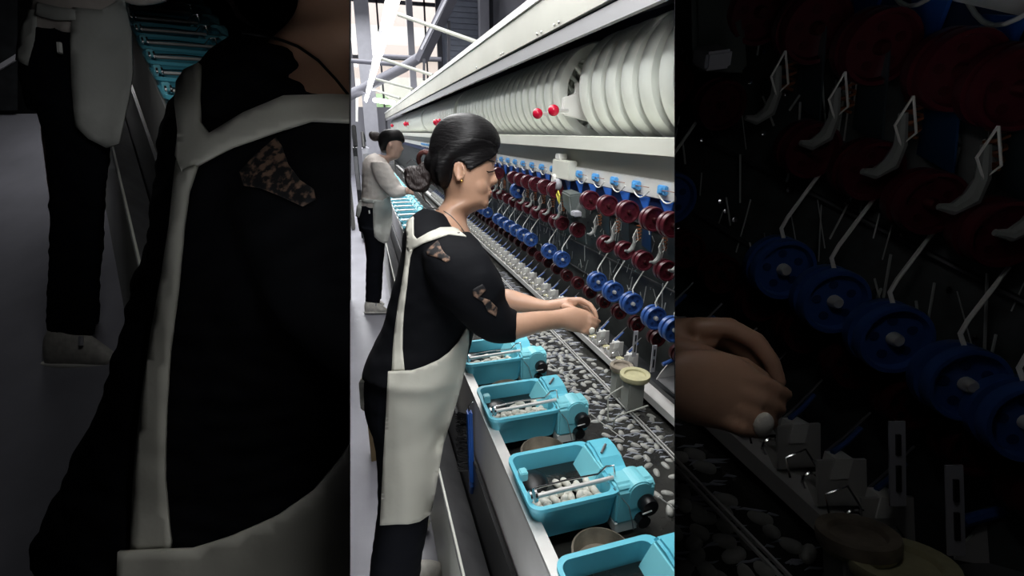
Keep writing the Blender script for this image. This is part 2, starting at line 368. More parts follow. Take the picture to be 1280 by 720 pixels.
spare = []
def build_cocoons():
    c = cocoon_mesh(); tag(c, 'x', 'cocoon'); first = True
    c.data.materials[0] = float_m; c2 = c.copy(); c2.data = c.data.copy(); c2.data.materials[0] = cocoon_m; col.objects.link(c2); spare.append(c2)
    rnd = random.Random(5); n = 0
    def put(p, label, group, sc=1):
        nonlocal first
        o = place(c if 'floating' in group else c2, first if 'floating' in group else False, p, label, group, rot=(rnd.uniform(-.3, .3), rnd.uniform(-.3, .3), rnd.uniform(0, 3.1)), scale=sc)
        if 'floating' in group: first = False
    done = []
    def free(p, d):
        for q in done:
            if (q-p).length < d: return False
        done.append(p); return True
    tries = 0
    while n < 240 and tries < 9000:
        tries += 1; y = rnd.uniform(.75, 2.1)**1.0
        x = rnd.gauss(.60, .045) if rnd.random() < .65 else rnd.uniform(.53, .735)
        if not .515 < x < .738 or (y < 1.0 and rnd.random() < .55): continue
        p = Vector((x, y, .7185))
        if free(p, .019): put(p, 'pale silk cocoon floating in the basin water beyond the trays', 'cocoons floating in the basin'); n += 1
    for (X, Y) in [(.565, .70), (.585, .715), (.60, .70), (.575, .74), (.61, .735), (.63, .72), (.645, .715), (.60, .76), (.665, .70), (.64, .75)]:
        p = Vector((X, Y, .726))
        if free(p, .018): put(p, 'pale silk cocoon floating in the basin water beyond the trays', 'cocoons floating in the basin')
    for t, y0 in enumerate(TRAYY[:3]):
        names = ['nearest whole cyan tray', 'second cyan tray from the front', 'cyan tray beside the apron']
        for k in range(28):
            a = .030+(k % 8)*.0175; b = .026+.017*(k//8)+rnd.uniform(0, .004)
            if k >= 24: a, b = .085+.02*(k-24), .085+rnd.uniform(-.01, .02)
            put((TX+a+rnd.uniform(-.003, .003), y0+b, .803+.004*(k % 2)), 'pale silk cocoon lying in the '+names[t], 'cocoons in the '+names[t], .92)

TX = .240; TRAYY = [.671, .976, 1.281, .395]
def build_trays():
    t = empty('reeling_tray')
    W, Dp, H = .176, .172, .078      # cavity width in x, depth in y
    def rr(x0, x1, y0, y1, r, z, n=5):
        pts = []
        for cx, cy, a0 in ((x1-r, y1-r, 0), (x0+r, y1-r, 90), (x0+r, y0+r, 180), (x1-r, y0+r, 270)):
            for k in range(n+1): a = math.radians(a0+90*k/n); pts.append((cx+r*math.cos(a), cy+r*math.sin(a), z))
        return pts
    def shell(loops):
        m = MB(); n = len(loops[0]); vs = [p for l in loops for p in l]; fs = []
        for i in range(len(loops)-1):
            for k in range(n): fs.append((i*n+k, i*n+(k+1) % n, (i+1)*n+(k+1) % n, (i+1)*n+k))
        fs.append(tuple(range(n))[::-1]); fs.append(tuple((len(loops)-1)*n+k for k in range(n)))
        return m.add(vs, fs, True)
    s = shell([rr(.012, W-.0, .010, Dp-.01, .02, .0), rr(.006, W+.01, .003, Dp-.003, .022, H-.012), rr(0, W+.014, -.001, Dp, .024, H-.008), rr(0, W+.014, -.001, Dp, .024, H),
               rr(.008, W-.004, .008, Dp-.010, .018, H), rr(.014, W-.012, .014, Dp-.016, .016, .010)])
    s.build('tray_body', cyan, t)
    MB().box(.015, W-.013, .015, Dp-.018, .010, .042).build('tray_water', water_d, t)
    MB().ell((.045, .115, .042), (.030, .035, .012), 18, 10).build('dark_lump', black_m, t)
    # end housing: hump with arched top, sloped inner plate, roller arm
    prof = [(.02, 0), (.15, 0), (.165, .03), (.160, .075), (.145, .098), (.115, .100), (.085, .094), (.065, .082), (.02, .076)]
    MB().prism([(y, z) for y, z in prof], 'x', W-.002, W+.055).build('end_housing', cyan, t, bevel=.006)
    MB().prism([(-.002, .0), (.05, .0), (.05, .088), (.01, .088), (-.002, .078)], 'x', W+.0, W+.085).build('roller_arm', cyan2, t, bevel=.005)
    MB().hexa([(W-.050, .05, .012), (W, .045, .012), (W, .15, .012), (W-.045, .148, .012), (W-.004, .062, H+.010), (W+.006, .062, H+.010), (W+.006, .148, H+.010), (W-.004, .148, H+.010)]).build('sloped_plate', cyan2, t, bevel=.003)
    MB().prism([(W+.05+.026*math.cos(a), .07+.022*math.sin(a)) for a in [math.pi*k/10 for k in range(11)]]+[(W+.024, .03), (W+.076, .03)], 'y', -.004, .05).build('arm_cover', cyan2, t, bevel=.003)
    rl = MB().lathe([(.004, -.012), (.017, -.012), (.0185, -.008), (.0185, .012), (.017, .016), (.004, .016)], 24, c=(W+.062, -.012, .044)).build('black_roller', black_m, t)
    MB().lathe([(.014, -.01), (.014, .01)], 18, c=(W+.055, -.008, .006)).build('small_roller', black_m, t)
    MB().tube([(W+.040, -.03, .042), (W+.062, -.027, .042)], .0015, 6).build('roller_axle', steel, t)
    MB().tube([(.018, .030, H+.006), (W+.006, .030, H+.010)], .0045, 10).build('steel_rod', steel, t)
    MB().tube([(.018, .046, H+.010), (W*.5, .046, H+.014), (W-.02, .046, H+.012), (W-.005, .042, H+.030), (W+.008, .036, H+.034), (W+.012, .032, H+.008)], .002, 6).build('wire_bail', chrome, t)
    for x in (.018,): MB().lathe([(.013, -.002), (.013, .002)], 18, 'x', c=(x, .032, H+.006)).lathe([(.011, -.002), (.011, .002)], 18, 'x', c=(x-.01, .032, H+.006)).build('rod_disc', chrome, t)
    MB().box(.006, .022, .085, .105, H-.004, H+.016).build('side_lug', cyan2, t, bevel=.002)
    MB().tube([(W+.012, .095, H+.020), (W+.030, .112, H+.026)], .003, 6).build('latch_pin', steel_d, t)
    MB().tube([(W-.004, .01, H+.004), (W+.02, -.012, .05), (W+.03, -.014, .01), (W+.035, -.012, -.01)], .0012, 5).build('thin_cable', steel_d, t)
    MB().tube([(W+.09, -.005, .05), (W+.13, -.02, .015), (W+.165, -.05, -.01)], .0014, 5).build('trailing_thread', white_m, t)
    MB().box(W+.0, W+.05, .0, .03, -.022, .0).build('under_bracket', white_m, t)
    labs = ['nearest whole cyan reeling tray with steel rod and black roller', 'second cyan reeling tray from the front along the steel rim', 'cyan reeling tray half tucked beside the white apron',
            'cyan reeling tray cut off by the bottom of the picture']
    for i, y in enumerate(TRAYY): place(t, i == 0, (TX, y, .757), labs[i], 'cyan reeling trays along the basin rim')
    tag(t, None, 'tray')
    for y in [2.55+.25*k for k in range(30)]:
        place(t, False, (TX, y, .757), 'distant cyan reeling tray in the row past the near worker', 'distant cyan reeling trays')
    for o in CUR:
        if o.name.startswith('reeling_tray'): o['category'] = 'tray'
    for i, y in enumerate(TRAYY[:3]+[TRAYY[3]]):
        p = empty('round_pot', (TX+.115, y-.062, .722)); tag(p, ['grimy round pot between the nearest trays', 'grimy round pot beyond the nearest whole tray', 'grimy round pot beyond the second tray', 'grimy round pot at the bottom edge of the picture'][i], 'pot')
        MB().lathe([(.050, 0), (.054, .03), (.056, .05), (.052, .052), (.050, .035), (.046, .02), (.001, .018)], 28, 'z').build('pot_body', pot_m, p)
        MB().lathe([(.017, .018), (.020, .045), (.017, .047), (.015, .03), (.001, .028)], 18, 'z', c=(-.02, -.008, 0)).build('small_cup', white_m, p)

# ------------------------------------------------------------------ upper machine
def build_upper():
    dz, dx, r = 1.68, 1.115, .222
    t = empty('big_reel'); tag(t, 'big pale round reel wheel standing in the long row under the canopy', 'reel', 'big pale reels under the canopy')
    MB().lathe([(r-.05, -.036), (r-.008, -.036), (r, -.026), (r+.001, 0), (r, .026), (r-.008, .036), (r-.05, .036)], 56, closed=True).build('reel_rim', drum_m, t)
    sp = MB()
    for k in range(6):
        a = k*math.pi/3+.3; sp.tube([(.03*math.cos(a), 0, .03*math.sin(a)), ((r-.045)*math.cos(a), 0, (r-.045)*math.sin(a))], .010, 8)
    sp.build('spokes', drum_m, t)
    MB().lathe([(.035, -.03), (.04, -.02), (.04, .02), (.035, .03)], 20).build('reel_hub', drum_m, t)
    ys = []; y = 1.12
    while y < 15.8:
        for k in range(22):
            yy = y+.118*k
            if yy < 15.9: ys.append(yy)
        y = yy+.27 if y > 2 else y
        if y == 1.12: ys = [1.26+.118*k for k in range(7)]; y = 2.27
    for i, y in enumerate(ys): place(t, i == 0, (dx, y, dz))
    tag(MB().tube([(dx, .4, dz), (dx, 16, dz)], .022, 12).build('drive_shaft', steel_d), 'long shaft through the hubs of the big reels', 'shaft')
    # bearing block with twin red knobs
    bb = empty('bearing_block', (dx, 2.125, 1.484)); tag(bb, 'white cast bearing block standing between two sets of reels', 'bearing block')
    MB().prism([(-.24, .09), (-.10, .06), (.05, .06), (.05, .20), (-.12, .20), (-.14, .225), (-.18, .225), (-.18, .18), (-.24, .16)], 'y', -.015, .015).box(-.03, .03, -.02, .02, 0, .2).build('cast_arm', white_m, bb, bevel=.004)
    MB().lathe([(.05, -.02), (.055, 0), (.05, .02)], 20, c=(0, 0, .196)).build('bearing_ring', steel_d, bb)
    for k, (x, y, D, rr) in enumerate([(672, 142, 2.06, .026), (692, 138, 2.03, .028), (545, 153, 5.3, .04), (549, 152, 5.2, .035), (507, 155, 9.2, .05), (510, 154.5, 9.1, .04), (490, 157, 13, .05)]):
        p = at(x, y, D); g = empty('red_knob', p)
        tag(g, ['round red knob left of its twin before the big reels', 'round red knob right of its twin before the big reels', 'distant red knob left one of the pair just above the near worker head', 'distant red knob right one of the pair just above the near worker head',
                'far red knob left of its pair above the far worker', 'far red knob right of its pair above the far worker', 'farthest tiny red knob beside the far end of the reels'][k], 'knob')
        MB().ell((0, 0, 0), (rr*.85, rr*.85, rr*.85), 20, 14).build('ball', ball_m, g)
        MB().tube([(0, 0, 0), (rr*2.6, .02, 0)], rr*.3, 10).build('knob_stem', steel, g)
    # canopy
    cn = empty('canopy', (0, 0, 0)); tag(cn, 'long cream sloping canopy board over the big reels', 'canopy')
    Y0, Y1 = .3, 16.2
    MB().hexa([(.78, Y0, 1.892), (.80, Y0, 1.892), (.80, Y1, 1.892), (.78, Y1, 1.892), (.78, Y0, 2.036), (.82, Y0, 2.036), (.82, Y1, 2.036), (.78, Y1, 2.036)]).build('canopy_board', canopy_m, cn)
    MB().box(.778, 1.6, Y0, Y1, 2.036, 2.06).build('canopy_roof', canopy_m, cn)
    MB().box(.77, .785, Y0, Y1, 2.030, 2.062).build('canopy_edge', white_m, cn)
    MB().box(.79, .81, Y0, Y1, 1.830, 1.882).build('lower_strip', mat('lower strip grey', (.36, .36, .37), .5), cn)
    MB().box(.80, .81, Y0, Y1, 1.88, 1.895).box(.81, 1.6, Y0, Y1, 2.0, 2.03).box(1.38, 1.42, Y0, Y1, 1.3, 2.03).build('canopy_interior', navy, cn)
    for i, y in enumerate([1.62, 2.6, 3.9, 5.4, 7, 9, 12]):
        MB().bar((.80, y, 1.86), (1.2, y+.05, 1.99), .03, .05).build('canopy_brace', steel_d, cn)
    sc = MB()
    for i, y in enumerate([1.95, 2.0, 2.15, 2.2, 2.75, 2.8, 3.4, 4.4, 5.4, 6.6, 8]): MB().ell((.777, y, 1.905 + .0*(i % 2)), (.004, .006, .006), 8, 6).build('screw', steel if i % 3 else chrome, cn)
    tag(MB().tube([at(675, -6, 2.2), at(664, 19, 2.33)], .003, 6).build('hanger_wire', frame_m), 'thin dark wire dropping onto the canopy top', 'wire')
    tag(MB().bar((.80, 16.1, 0), (.80, 16.1, 2.03), .06, .06, (0, 1, 0)).build('end_post', frame_m), 'thin dark post at the far end of the machine', 'post')
    # control box with white ring and lamp head
    b = empty('control_box', on_x(706, 212, .83)); tag(b, 'off white sheet metal box with hanging ring on the cable strip', 'control box')
    MB().box(-.02, .02, -.085, .10, -.04, .04).build('box_body', cream, b, bevel=.004)
    MB().box(-.018, .018, .02, .07, .04, .065).build('box_cap', white_m, b, bevel=.003)
    MB().tube([(-.025, .06+.028*math.cos(a)*.5, -.065+.035*math.sin(a)) for a in [k*math.pi/8 for k in range(16)]], .008, 8, True).build('white_ring', white_m, b)
    MB().lathe([(.022, -.012), (.026, 0), (.022, .012)], 18, 'x', c=(-.02, .03, -.065)).build('dial', pillar_m, b)
    g = empty('gear_head', on_x(716, 255, .79)); tag(g, 'dark grey angular gear head with yellow tag below control box', 'gear head')
    MB().hexa([(-.03, -.06, -.045), (.03, -.08, -.05), (.03, .05, -.03), (-.02, .05, -.02), (-.03, -.03, .04), (.03, -.03, .045), (.03, .08, .05), (-.02, .08, .045)]).build('gear_case', mat('gear case', (.07, .085, .08), .45), g, bevel=.006)
    MB().tube([(-.035, .06, .0), (-.04, .075, .03), (-.04, .06, .045), (-.04, .045, .03), (-.038, .05, 0), (-.035, .06, -.005)], .0035, 6).build('yellow_tag', yellow, g)
    MB().box(-.035, -.005, -.10, -.06, -.035, -.015).build('gear_foot', pillar_m, g, bevel=.003)
    bl = wheel('silk_pulley', blue_m, blue_d, .042, 'lone blue wheel hanging higher than the blue row near the control box', 'wheel', None); place(bl, True, on_x(647, 238, .80))
    # brush
    p0 = on_x(590, 508, .234); h = empty('hanging_brush', p0); tag(h, 'black bristle brush with a blue handle hanging on the basin side', 'brush')
    MB().bar((-.012, -.02, -.0), (-.012, -.02, -.235), .028, .014, (1, 0, 0)).build('brush_back', fin_m, h, bevel=.004)
    brm = MB(); rn = random.Random(9)
    for i in range(190):
        z = -.02-.19*rn.random(); y = rn.uniform(-.012, .006); brm.tube([(-.016, y, z), (-.042+rn.uniform(-.006, .004), y+.012, z+rn.uniform(-.012, .012))], .0012, 3)
    brm.build('bristles', black_m, h)
    MB().tube([(-.012, -.02, -.23), (-.014, -.03, -.245), (-.012, -.02, -.275), (-.012, -.01, -.25)], .007, 8).build('handle_loop', blue_m, h)
    MB().tube([(.0, -.01, .02), (-.012, -.015, .012), (-.012, -.02, -.005)], .003, 6).build('hanging_hook', chrome, h)

# ------------------------------------------------------------------ people
class View:
    """where a figure stands and how large: k = nearness, s = size"""
    def __init__(s, k=1., z=1., D0=0, ox=0, oy=0, zd=None): s.k, s.z, s.D0, s.ox, s.oy = k, z, D0, ox, oy; s.s = k*z; s.zd = z if zd is None else zd; s.sd = k*s.zd
    def px(s, x, y): return ((x-s.ox)*s.z, (y-s.oy)*s.z)
    def dep(s, D): return s.k*(s.D0+s.zd*(D-s.D0)) if s.z != 1 else D
    def pt(s, x, y, D): return at(*s.px(x, y), s.dep(D))
def cr(p0, p1, p2, p3, t): return tuple(.5*((2*b)+(-a+c)*t+(2*a-5*b+4*c-d)*t*t+(-a+3*b-3*c+d)*t**3) for a, b, c, d in zip(p0, p1, p2, p3))
def loft(m, V, secs, n=28, sub=4):
    S = []
    for i in range(len(secs)-1):
        a, b, c, d = secs[max(i-1, 0)], secs[i], secs[i+1], secs[min(i+2, len(secs)-1)]
        for k in range(sub): S.append(cr(a, b, c, d, k/sub))
    S.append(secs[-1]); vs = []; fs = []
    for x1, y1, x2, y2, D, t in S:
        a, b = V.pt(x1, y1, D), V.pt(x2, y2, D); c = (a+b)/2; h = (b-a)/2; w = F*max(t, .002)*V.sd
        for k in range(n): q = 2*math.pi*k/n; vs.append(c+h*math.cos(q)+w*math.sin(q))
    N = len(S)
    for i in range(N-1):
        for k in range(n): fs.append((i*n+k, i*n+(k+1) % n, (i+1)*n+(k+1) % n, (i+1)*n+k))
    fs += [tuple(range(n))[::-1], tuple((N-1)*n+k for k in range(n))]
    m.add(vs, fs, True)
def chain(m, V, pts, n=10):
    """finger: (x, y, D, radius in px of the photo)"""
    P = [V.pt(x, y, D) for x, y, D, r in pts]; rs = [r/f*D*V.s for x, y, D, r in pts]
    m.tube(P, rs, n)
    for p, r in zip(P, rs): m.ell(p, (r, r, r), 10, 8)
def solid(o, vox, smooth=4, disp=0):
    """fuse everything in o into one continuous skin"""
    r = o.modifiers.new('r', 'REMESH'); r.mode = 'VOXEL'; r.voxel_size = vox; r.use_smooth_shade = True
    s = o.modifiers.new('s', 'SMOOTH'); s.factor = .5; s.iterations = smooth
    dg = bpy.context.evaluated_depsgraph_get(); me = bpy.data.meshes.new_from_object(o.evaluated_get(dg)); o.modifiers.clear(); m0 = o.data.materials[0]
    o.data = me
    if not me.materials: me.materials.append(m0)
    if disp:
        nrm = [v.normal.copy() for v in me.vertices]
        for v, nv in zip(me.vertices, nrm):
            q = v.co*9; v.co += nv*disp*(noise.noise(q)+.6*noise.noise(Vector((q.x*2, q.y*2, q.z*4))))
    for p in me.polygons: p.use_smooth = True
    return o
def bvh(objs):
    vs = []; fs = []
    for o in objs:
        k = len(vs); vs += [o.matrix_world @ v.co for v in o.data.vertices]; fs += [tuple(i+k for i in p.vertices) for p in o.data.polygons]
    return BVHTree.FromPolygons(vs, fs)
def drape(V, poly, tree, off, name, m, parent, step=4, thick=.0025, smooth=6, dflt=None, fold=0):
    """cloth cut to an outline and laid over the body beneath it"""
    def inside(x, y):
        c = False
        for i in range(len(poly)):
            (x1, y1), (x2, y2) = poly[i], poly[i-1]
            if (y1 > y) != (y2 > y) and x < (x2-x1)*(y-y1)/(y2-y1)+x1: c = not c
        return c
    B = []
    for i, p in enumerate(poly):
        q = poly[(i+1) % len(poly)]; L = math.hypot(q[0]-p[0], q[1]-p[1]); n = max(1, int(L/step+.5))
        B += [(p[0]+(q[0]-p[0])*k/n, p[1]+(q[1]-p[1])*k/n) for k in range(n)]
    pts = list(B); xs = [p[0] for p in poly]; ys = [p[1] for p in poly]
    y = min(ys)+step/2
    while y < max(ys):
        x = min(xs)+step/2
        while x < max(xs):
            if inside(x, y) and min((x-b[0])**2+(y-b[1])**2 for b in B) > (step*.5)**2: pts.append((x, y))
            x += step
        y += step
    vv, ee, ff, *_ = delaunay_2d_cdt([Vector(p) for p in pts], [(i, (i+1) % len(B)) for i in range(len(B))], [], 1, 1e-5)
    vv = [tuple(v) for v in vv]; nb = [set() for _ in vv]
    for t in ff:
        for a in t:
            for b in t:
                if a != b: nb[a].add(b)
    D = []
    for x, y in vv:
        r = ray(*V.px(x, y)); h = tree.ray_cast(C, r.normalized()); D.append((h[0]-C).dot(F) if h[0] else None)
    known = [d is not None for d in D]
    if not any(known): D = [V.dep(dflt)]*len(D); known = [True]*len(D)
    while not all(d is not None for d in D):
        nd = list(D); ch = False
        for i, d in enumerate(D):
            if d is None:
                q = [D[j] for j in nb[i] if D[j] is not None]
                if q: nd[i] = sum(q)/len(q); ch = True
        D = nd
        if not ch: D = [d if d is not None else V.dep(dflt or 1) for d in D]
    base = list(D)
    for _ in range(smooth):
        D = [(d+sum(D[j] for j in nb[i])/max(1, len(nb[i])))/2 for i, d in enumerate(D)]
        D = [min(d, b_+.002) if known[i] else d for i, (d, b_) in enumerate(zip(D, base))]
    mb = MB(); P = []
    for (x, y), d in zip(vv, D):
        d -= off*V.s+fold*V.s*noise.noise(Vector((x*.06, y*.018, 0)))
        P.append(at(*V.px(x, y), d))
    mb.add(P, [tuple(t) for t in ff], True); o = mb.build(name, m, parent, auto=False)
    s = o.modifiers.new('s', 'SOLIDIFY'); s.thickness = thick*V.s; s.offset = 0
    dg = bpy.context.evaluated_depsgraph_get(); me = bpy.data.meshes.new_from_object(o.evaluated_get(dg)); o.modifiers.clear(); o.data = me
    if not me.materials: me.materials.append(m)
    for p in me.polygons: p.use_smooth = True
    return o

def wpx(P, r):
    x, y, D = proj(P); return x-f*r/D, y, x+f*r/D, y, D, r
def near_worker(V, label, hands_only=False, full=True):
    root = empty('person', V.pt(500, 700, 1.3) if not full else (0.02, 1.17, 0)); loc0 = root.location.copy()
    tag(root, label, 'person'); root.location = (0, 0, 0)
    vox = .0042*V.s
    m = MB()
    # forearms and hands
    loft(m, V, [(612, 424, 618, 390, 1.09, .036), (630, 424, 630, 388, 1.10, .037), (646, 424, 646, 391, 1.11, .036), (670, 417, 670, 389, 1.13, .033), (690, 412, 690, 388, 1.15, .028), (702, 411, 702, 386, 1.16, .025),
                (712, 414, 712, 384, 1.165, .024), (724, 416, 724, 385, 1.17, .023), (733, 415, 734, 389, 1.175, .019), (737, 410, 738, 394, 1.18, .012)])
    for c_ in ([(728, 394, 1.17, 5), (738, 397.5, 1.165, 4.4), (744, 400, 1.17, 3.8), (748.5, 402, 1.18, 3.0)],
               [(728, 400, 1.165, 4.8), (738, 404, 1.16, 4.3), (743, 406.5, 1.165, 3.6), (746, 408, 1.175, 3)],
               [(726, 406, 1.165, 4.6), (735, 410, 1.16, 4.0), (741, 412, 1.165, 3.4), (743, 413.5, 1.175, 2.8)],
               [(722, 411, 1.165, 4.2), (731, 415, 1.16, 3.6), (737, 416.5, 1.165, 3.1), (739, 416.5, 1.175, 2.6)],
               [(712, 391, 1.19, 5), (722, 389, 1.20, 4.6), (732, 391, 1.20, 4), (740, 396, 1.195, 3.4)]): chain(m, V, c_)
    loft(m, V, [(600, 392, 606, 362, 1.33, .036), (630, 390, 634, 361, 1.31, .036), (652, 391, 655, 367, 1.30, .032), (680, 391, 680, 375, 1.28, .026), (697, 390, 697, 373.5, 1.265, .023),
                (708, 389, 709, 371.5, 1.26, .026), (716, 387, 718, 372, 1.255, .026), (720, 384, 722, 374, 1.25, .02)])
    for c_ in ([(714, 376, 1.24, 5), (726, 375.5, 1.235, 4.4), (737, 381, 1.225, 4), (743, 389, 1.215, 3.6), (746, 397, 1.21, 3)],
               [(714, 379, 1.26, 5), (725, 380, 1.26, 4.2), (735, 387, 1.25, 3.8), (740, 396, 1.24, 3.2)],
               [(714, 382, 1.28, 4.6), (723, 385, 1.28, 4), (731, 392, 1.27, 3.6), (736, 400, 1.26, 3)],
               [(712, 385, 1.29, 4.2), (720, 389, 1.29, 3.6), (727, 395, 1.285, 3.2), (731, 402, 1.28, 2.8)],
               [(706, 384, 1.23, 5), (716, 386, 1.215, 4.2), (724, 389, 1.205, 3.6), (730, 392, 1.20, 3)]): chain(m, V, c_)
    if hands_only:
        o = m.build('body', skin, root); solid(o, .0028*V.s, 2)
        MB().ell(V.pt(740, 414, 1.15), (.008*V.s, .006*V.s, .010*V.s), 12, 8).build('held_cocoon', cocoon_m, root)
        return root
    # head, face, neck
    loft(m, V, [(572, 160, 592, 160, 1.2, .02), (556, 168, 612, 168, 1.2, .055), (549, 180, 620, 180, 1.2, .07), (547, 195, 621, 195, 1.2, .073), (549, 207, 618, 207, 1.2, .073), (551, 218, 616, 218, 1.2, .070), (553, 230, 613.5, 230, 1.2, .065),
                (555, 240, 612, 240, 1.2, .060), (556, 248, 611, 248, 1.2, .054), (553, 255, 609, 256, 1.2, .05), (548, 261, 592, 264, 1.2, .055), (543, 266, 584, 270, 1.2, .058), (538, 272, 584, 280, 1.2, .064), (525, 285, 592, 300, 1.2, .10), (520, 310, 600, 325, 1.2, .12)])
    # brow, nose, lips, chin, jaw
    S = V.s
    def el(x, y, D, a, b, c): m.ell(V.pt(x, y, D), (1, 1, 1), 14, 10, Matrix((R, U, F)).transposed() @ Matrix.Diagonal((a*S, b*S, c*V.sd)))
    loft(m, V, [(606, 203, 617, 203, 1.20, .008), (607, 212, 618, 212, 1.2, .010), (607, 221, 620.5, 221, 1.2, .013), (606, 226.5, 623, 226.5, 1.2, .016), (606, 230, 620, 230, 1.2, .015), (606, 233, 614, 233, 1.2, .01)], n=16)
    el(612, 196, 1.195, .018, .008, .045); el(610, 239, 1.2, .011, .0045, .022); el(609.5, 244, 1.2, .011, .005, .020); el(603, 255, 1.2, .016, .013, .028)
    el(596, 234, 1.185, .030, .034, .040)
    # ear
    E = [(574+6.2*math.cos(a)-1.0*math.sin(a), 213-11.5*math.sin(a), 1.122) for a in [k*math.pi/7 for k in range(14)]]
    m.tube([V.pt(x, y, D-.003*math.cos(k)) for k, (x, y, D) in enumerate(E)], .0032*S, 8, True)
    el(574, 214, 1.128, .0115, .021, .005); el(573, 224, 1.124, .006, .006, .005)
    # hidden trunk and legs so the body is whole
    loft(m, V, [(535, 285, 590, 300, 1.2, .11), (520, 330, 600, 345, 1.2, .13), (500, 400, 585, 405, 1.2, .12), (475, 460, 568, 470, 1.2, .12), (470, 500, 552, 505, 1.22, .11)])
    loft(m, V, [(540, 315, 585, 305, 1.10, .04), (565, 370, 610, 350, 1.06, .045), (600, 412, 630, 385, 1.09, .04)])
    loft(m, V, [(580, 325, 600, 308, 1.3, .045), (598, 372, 622, 350, 1.32, .04), (612, 385, 626, 362, 1.32, .036)])
    body = m.build('body', skin, root); solid(body, vox*.85, 4)
    # hair
    m = MB()
    loft(m, V, [(576, 146.5, 588, 146.5, 1.2, .02), (563, 149, 603, 149.5, 1.2, .045), (552, 154, 614, 156, 1.2, .068), (544, 163, 621, 164, 1.2, .080), (539, 174, 625.5, 174, 1.2, .087), (537, 184, 624.5, 183, 1.2, .090), (536, 194, 615, 192, 1.2, .090),
                (537, 203, 604, 201, 1.2, .088), (538, 212, 582, 207, 1.2, .088), (540, 221, 573, 217, 1.2, .086), (543, 230, 568, 227, 1.2, .076), (549, 238, 562, 236, 1.2, .058)], n=40)
    el2 = lambda x, y, D, a, b, c, mm=m: mm.ell(V.pt(x, y, D), (1, 1, 1), 18, 12, Matrix((R, U, F)).transposed() @ Matrix.Diagonal((a*S, b*S, c*V.sd)))
    el2(541, 207, 1.2, .022, .03, .05)
    h = m.build('hair', hair_m, root); solid(h, vox, 2)
    drape(V, [(548, 190), (562, 178), (590, 172), (612, 176), (620, 182), (622, 190), (618.5, 194.5), (614, 198.5), (607, 202), (600, 206), (593, 209.5), (588, 213), (584, 211), (582, 206), (578, 202), (573, 201), (568, 204), (566, 211), (565, 222), (560, 234), (554, 237), (548, 230), (544, 212)],
          bvh([h, body]), .004, 'swept_hair', hair_m, root, 3, .005, 5)
    m = MB()
    bx, by = 522, 224
    for (x, y, a, b) in [(533, 219, .030, .024), (538, 212, .022, .024), (522, 223, .033, .032), (516, 217, .022, .018), (526, 231, .022, .02), (532, 212, .02, .018)]: el2(x, y, 1.2, a, b, .032, m)
    for k in range(9):
        a0 = k*.7; m.tube([V.pt(bx+17*math.cos(a0+t*.45)*(.6+.05*t), by+17*math.sin(a0+t*.45)*(.6+.05*t), 1.2-.028+.004*abs(t-3)) for t in range(7)], [.004*S]*7, 6)
    o = m.build('hair_bun', hair2, root); solid(o, vox*.7, 1)
    w = MB()
    for k in range(10):
        w.tube([V.pt(530-k, 235+k*.5, 1.19), V.pt(528+k*.8, 245+k, 1.19+.002*k), V.pt(532+k, 253+k*.6, 1.2)], .0006*S, 4)
    for pts in [[(515, 216), (505, 212), (501, 219)], [(520, 206), (514, 199), (508, 205)], [(528, 206), (527, 195), (531, 186)]]: w.tube([V.pt(x, y, 1.19) for x, y in pts], .0009*S, 4)
    w.build('stray_hair', hair2, root)
    MB().tube([V.pt(530+7*math.cos(a), 199+9*math.sin(a), 1.2+.02*math.sin(a)) for a in [k*math.pi/6 for k in range(12)]], .006*S, 8, True).build('hair_tie', mat('reddish brown tie', (.10, .03, .025), .6), root)
    # eye and lips
    MB().tube([V.pt(*p) for p in ((607, 213.5, 1.158), (611, 215, 1.163), (615.5, 214.5, 1.175), (618.5, 213.2, 1.186))], [.0006*S, .0016*S, .0018*S, .001*S], 6).build('eyelashes', hair_m, root)
    MB().tube([V.pt(*p) for p in ((603, 203, 1.150), (610, 200.5, 1.158), (616, 201.5, 1.172), (619, 203, 1.185))], [.0008*S, .0022*S, .002*S, .0008*S], 6).build('eyebrow', hair2, root)
    MB().tube([V.pt(*p) for p in ((604.5, 242.5, 1.182), (609, 240.8, 1.184), (613.5, 240.5, 1.192))], [.001*S, .003*S, .0035*S], 8).build('lips', lip_m, root)
    MB().ell(V.pt(577, 226.5, 1.117), (.0035*S,)*3, 10, 8).build('earring', gold, root)
    # blouse
    m = MB()
    loft(m, V, [(530, 263, 566, 274, 1.2, .070), (516, 274, 588, 297, 1.2, .105), (508, 293, 600, 318, 1.2, .15), (503, 325, 610, 345, 1.2, .16), (494, 360, 606, 375, 1.2, .15), (484, 395, 596, 403, 1.2, .14), (471, 425, 588, 432, 1.2, .135),
                (459, 452, 580, 458, 1.2, .14), (456, 466, 572, 480, 1.2, .145)], n=40)
    loft(m, V, [(525, 302, 588, 290, 1.12, .05), (527, 325, 606, 312, 1.06, .062), (542, 362, 621, 338, 1.04, .062), (568, 394, 630, 358, 1.05, .060), (592, 416, 633, 374, 1.07, .056), (618, 428, 638, 384, 1.09, .052), (645, 428, 646, 388, 1.11, .044)])
    loft(m, V, [(575, 325, 596, 300, 1.3, .06), (593, 355, 618, 332, 1.31, .055), (606, 383, 630, 354, 1.32, .048), (612, 388, 629, 357, 1.325, .045)])
    bl = m.build('blouse', cloth, root); solid(bl, vox, 4, disp=.0045*S)
    # trousers
    m = MB()
    loft(m, V, [(459, 462, 570, 472, 1.2, .13), (458, 490, 564, 498, 1.21, .13), (460, 515, 556, 520, 1.22, .12), (467, 535, 548, 540, 1.22, .11)])
